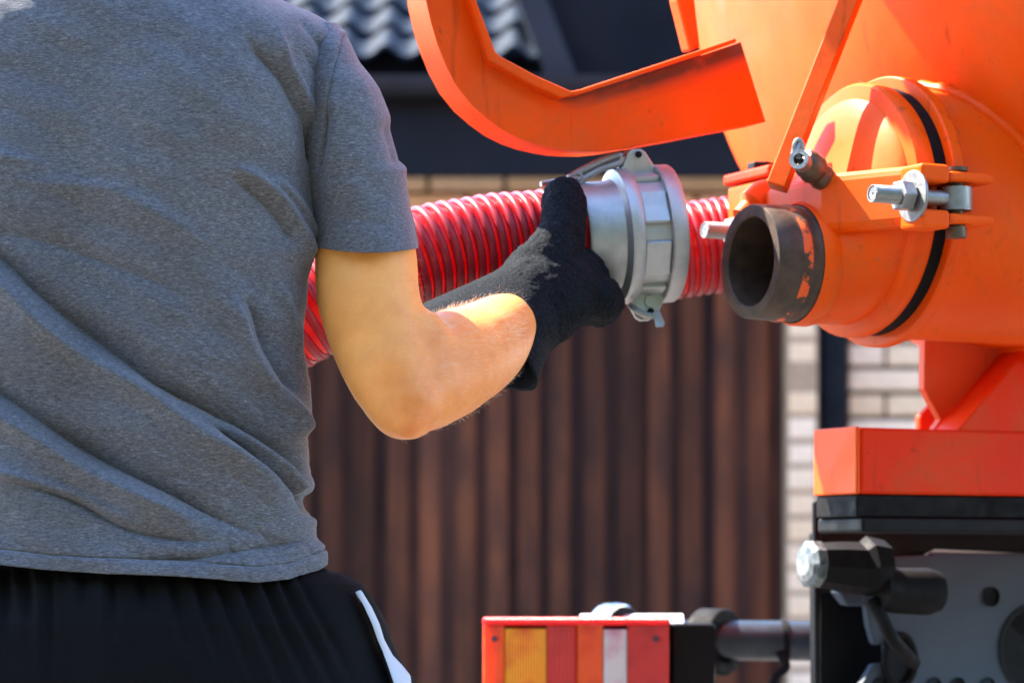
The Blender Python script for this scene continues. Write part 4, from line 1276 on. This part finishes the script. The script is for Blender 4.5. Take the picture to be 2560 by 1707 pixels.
iu3 = S3[..., 0] / S3[..., 1] * FPX + U0; iv3 = V0 - (S3[..., 2] - CAMZ) / S3[..., 1] * FPX
d3 = np.zeros(iu3.shape)
PLE = [(4, 18, 150), (55, 78, 120), (118, 124, 260), (205, 210, 90), (280, 286, 160), (350, 362, 100), (425, 470, 190), (490, 560, 230), (545, 640, 250), (600, 730, 300), (655, 800, 300), (705, 850, 280), (750, 890, 250), (-60, -70, 150), (-140, -150, 200), (-230, -250, 180)]
for x0, x1, ln in PLE:
    s_, t_ = polydist(np.array([(x0, 1425), ((x0 * .55 + x1 * .45), 1425 + ln * .5), (x1, 1425 + ln * 1.15)]), iu3, iv3)
    fade = np.clip((1 - t_) / .75, 0, 1)
    w = np.where(s_ < 0, 9, 26)
    d3 -= .0085 * np.exp(-(np.sqrt(s_ ** 2 + 9) - 3) / w) * fade
    d3 += .0048 * np.exp(-((s_ - 22) / 14) ** 2) * fade
d3 += .003 * np.array([mnoise.noise(Vector((a * 1.5, b * .6, 1.7))) for a, b in zip((iu3 / 160).ravel(), (iv3 / 160).ravel())]).reshape(iu3.shape)
# waistband ruching
d3 += .0016 * np.sin(iu3 / 5.5 + 2 * np.sin(iu3 / 23)) * np.exp(-((iv3 - 1425) / 16) ** 2)
n3 = np.stack([c3, -s3, np.zeros_like(c3)], -1)
S3 = S3 + n3 * (d3 * np.clip(s3 + .6, 0, 1))[..., None]
shorts = link_mesh('shorts', S3.reshape(-1, 3), grid_faces(NV2, NT2)[:, ::-1], M['shorts'], person, angle=0)
for sx in (-1, 1):
    v, f = tube(spline([(hx + sx * .10, DP + .01, px2z(1800)), (hx + sx * .125, DP + .01, .70), (hx + sx * .135, DP + .015, .54)], 20), np.linspace(.128, .118, 21), 40, caps=False)
    fixn(link_mesh('trouser_leg', v, f, M['shorts'], shorts))
# white side insert, widening downwards, with a piping seam
edge_in = [(1478, 893), (1520, 912), (1560, 930), (1600, 945), (1640, 958), (1680, 972), (1710, 982), (1760, 996), (1830, 1010)]
edge_out = [(1478, 899), (1520, 925), (1560, 944), (1600, 956), (1640, 978), (1665, 1002), (1690, 1022), (1710, 1024), (1760, 1030), (1830, 1040)]
rows = []
for v_ in np.linspace(1478, 1830, 60):
    a, b = ip(edge_in, v_), ip(edge_out, v_)
    row = []
    for s_ in np.linspace(0, 1, 10):
        u_ = a + (b - a) * s_
        # depth of the shorts surface at this column
        hwv = (np.interp(v_, [q[0] for q in RS], [q[1] for q in RS]) - CXU); cc_ = min(.9999, max(0, (u_ - CXU) / hwv)) ** (1 / .9)
        dd = np.interp(v_, [1365, 1450, 1560, 1700, 1830], [.104, .112, .124, .134, .136]) * (math.sqrt(1 - cc_ * cc_)) ** .9
        d_ = DP - dd - .010 - .0035 * math.sin(math.pi * s_)
        row.append(P(u_, v_, d_))
    rows.append(row)
rows = np.array(rows)
ws = link_mesh('side_stripe', rows.reshape(-1, 3), grid_faces(60, 10, wrap=False), M['white_cloth'], shorts, angle=0)
so_ = ws.modifiers.new('cloth', 'SOLIDIFY'); so_.thickness = .002
v, f = tube(rows[:, 0] + [0, -.001, 0], .0016, 8)
fixn(link_mesh('piping', v, f, M['shorts'], shorts))

# ---- glove (right hand): cuff, palm under the hose, thumb up the near side
gv = []
gv += limb([pp(1285, 795, 2.888), pp(1325, 765, 2.91), pp(1368, 736, 2.93), pp(1408, 715, 2.957)], [.0475, .0500, .0485, .0440], 30, 28)                     # wrist to palm
gv.append(ellipsoid(pp(1420, 715, 2.985), np.array([.044, .01, .016]), np.array([0, .048, 0]), np.array([-.012, 0, .040])))                           # palm
gv += limb([pp(1330, 690, 2.925), pp(1375, 640, 2.925), pp(1405, 580, 2.945), pp(1409, 515, 2.968), pp(1408, 496, 2.974)], [.032, .029, .0250, .0245, .0230], 36, 20)   # thumb
gv += limb([pp(1405, 690, 2.93), pp(1420, 640, 2.935), pp(1418, 590, 2.945)], [.028, .018, .018], 20, 18)       # web of the thumb
# fingers: from the knuckles below the hose round its far side
fing = [((1462, 730), .0215, 0), ((1428, 742), .0215, 1), ((1392, 752), .021, 2), ((1352, 764), .019, 3)]
HA = unit(hs[-20] - hs[-60])
for (u_, v_), r_f, kf in fing:
    c_h = P(u_ + 6, 600 + (1440 - u_) * .10, 3.045)        # hose axis under this finger
    Rg = .0505 + r_f
    d1 = np.array([0, -1, 0.0]); d2_ = np.array([0, 0, -1.0])
    path = [P(u_, v_, 2.955)]
    for ang in (-62, -90, -122, -150, -178, -200 - 6 * (kf == 1)):
        a = math.radians(ang)
        path.append(c_h + Rg * (math.cos(a) * d1 + -math.sin(a) * d2_))
    rad = [r_f * 1.08, r_f * 1.05, r_f * 1.06, r_f, r_f * .98, r_f * .93, r_f * .84]
    gv += limb(path, rad, 42, 18)
gv += limb([pp(1440, 722, 2.955), pp(1492, 738, 2.958), pp(1510, 752, 2.985), pp(1500, 770, 3.03)], [.026, .0235, .022, .021], 24, 18)       # index knuckle
# glove cuff as a loose collar
cd = unit(pp(1330, 760, 2.91) - pp(1215, 855, 2.80))
def glove_post(co, no):
    n1 = np.array([mnoise.noise(Vector(p * 70)) for p in co]); n2_ = np.array([mnoise.noise(Vector(p * 230)) for p in co])
    n3_ = np.array([mnoise.noise(Vector(p * 520)) for p in co])
    return co + no * (n1 * .0016 + n2_ * .0010 + n3_ * .0009)[:, None]
glove, gco, gno = remesh(gv, 'glove', M['glove'], person, .0027, 6, glove_post)
# flared cuff (open tube with a thick rim)
cpath = spline([pp(1203, 842, 2.862), pp(1240, 818, 2.874), pp(1285, 790, 2.89), pp(1335, 755, 2.915)], 24)
crad = np.interp(np.linspace(0, 1, len(cpath)), [0, .3, .65, 1], [.0610, .0575, .0525, .0470])
sg = 64
aa = np.arange(sg) / sg * 2 * np.pi
CV = []
for i in range(len(cpath)):
    k_ = i / (len(cpath) - 1)
    nn = unit(np.array([.70, .40, .58]) * (1 - k_) + np.array([.62, .45, .60]) * k_)
    ea = unit(np.array([-.67, 0, .74]) - nn * (np.array([-.67, 0, .74]) @ nn)); eb = np.cross(nn, ea)
    wob = 1 + (.025 * np.sin(3 * aa + 1.0) + .018 * np.sin(5 * aa)) * (1 - k_)
    ring = cpath[i] + crad[i] * (np.cos(aa) * wob)[:, None] * ea + crad[i] * (np.sin(aa) * wob)[:, None] * eb
    gape = np.clip(-np.cos(aa + .25), 0, 1) ** 3 * max(0, 1 - k_ * 1.6)
    ring = ring + gape[:, None] * .018 * unit(np.array([.75, -.35, -.60]))
    ring = ring + np.clip(np.cos(aa - .1), 0, 1)[:, None] ** 1.2 * (1 - k_) ** 1.4 * np.array([-.058, -.012, -.036])
    CV.append(ring)
CV = np.array(CV)
noi = np.array([mnoise.noise(Vector(p * 230)) for p in CV.reshape(-1, 3)])
CV = (CV.reshape(-1, 3) + noi[:, None] * .0006).reshape(CV.shape)
cuff = link_mesh('glove_cuff', CV.reshape(-1, 3), grid_faces(len(cpath), sg), M['glove'], glove, angle=0)
so_ = cuff.modifiers.new('cloth', 'SOLIDIFY'); so_.thickness = .0026; so_.offset = -1
# left glove (hidden behind the body) closed on the hose
c0 = lh; g3 = []
g3.append(ellipsoid(c0 + [-.01, -.055, -.045], (.045, 0, 0), (0, .03, 0), (0, 0, .04)))
for kf in range(4):
    cc2 = c0 + unit(hs[20] - hs[5]) * (-.035 + .024 * kf)
    path = [cc2 + .062 * np.array([0, -math.cos(math.radians(a)), math.sin(math.radians(a))]) for a in (-45, -80, -115, -150, -185)]
    g3 += limb(path, [.013, .0125, .012, .0115, .010], 24, 14)
g3 += limb([c0 + [.0, -.06, -.03], c0 + [.02, -.064, .01], c0 + [.025, -.05, .045]], [.016, .0145, .012], 18, 14)
remesh(g3, 'glove', M['glove'], person, .004, 4)
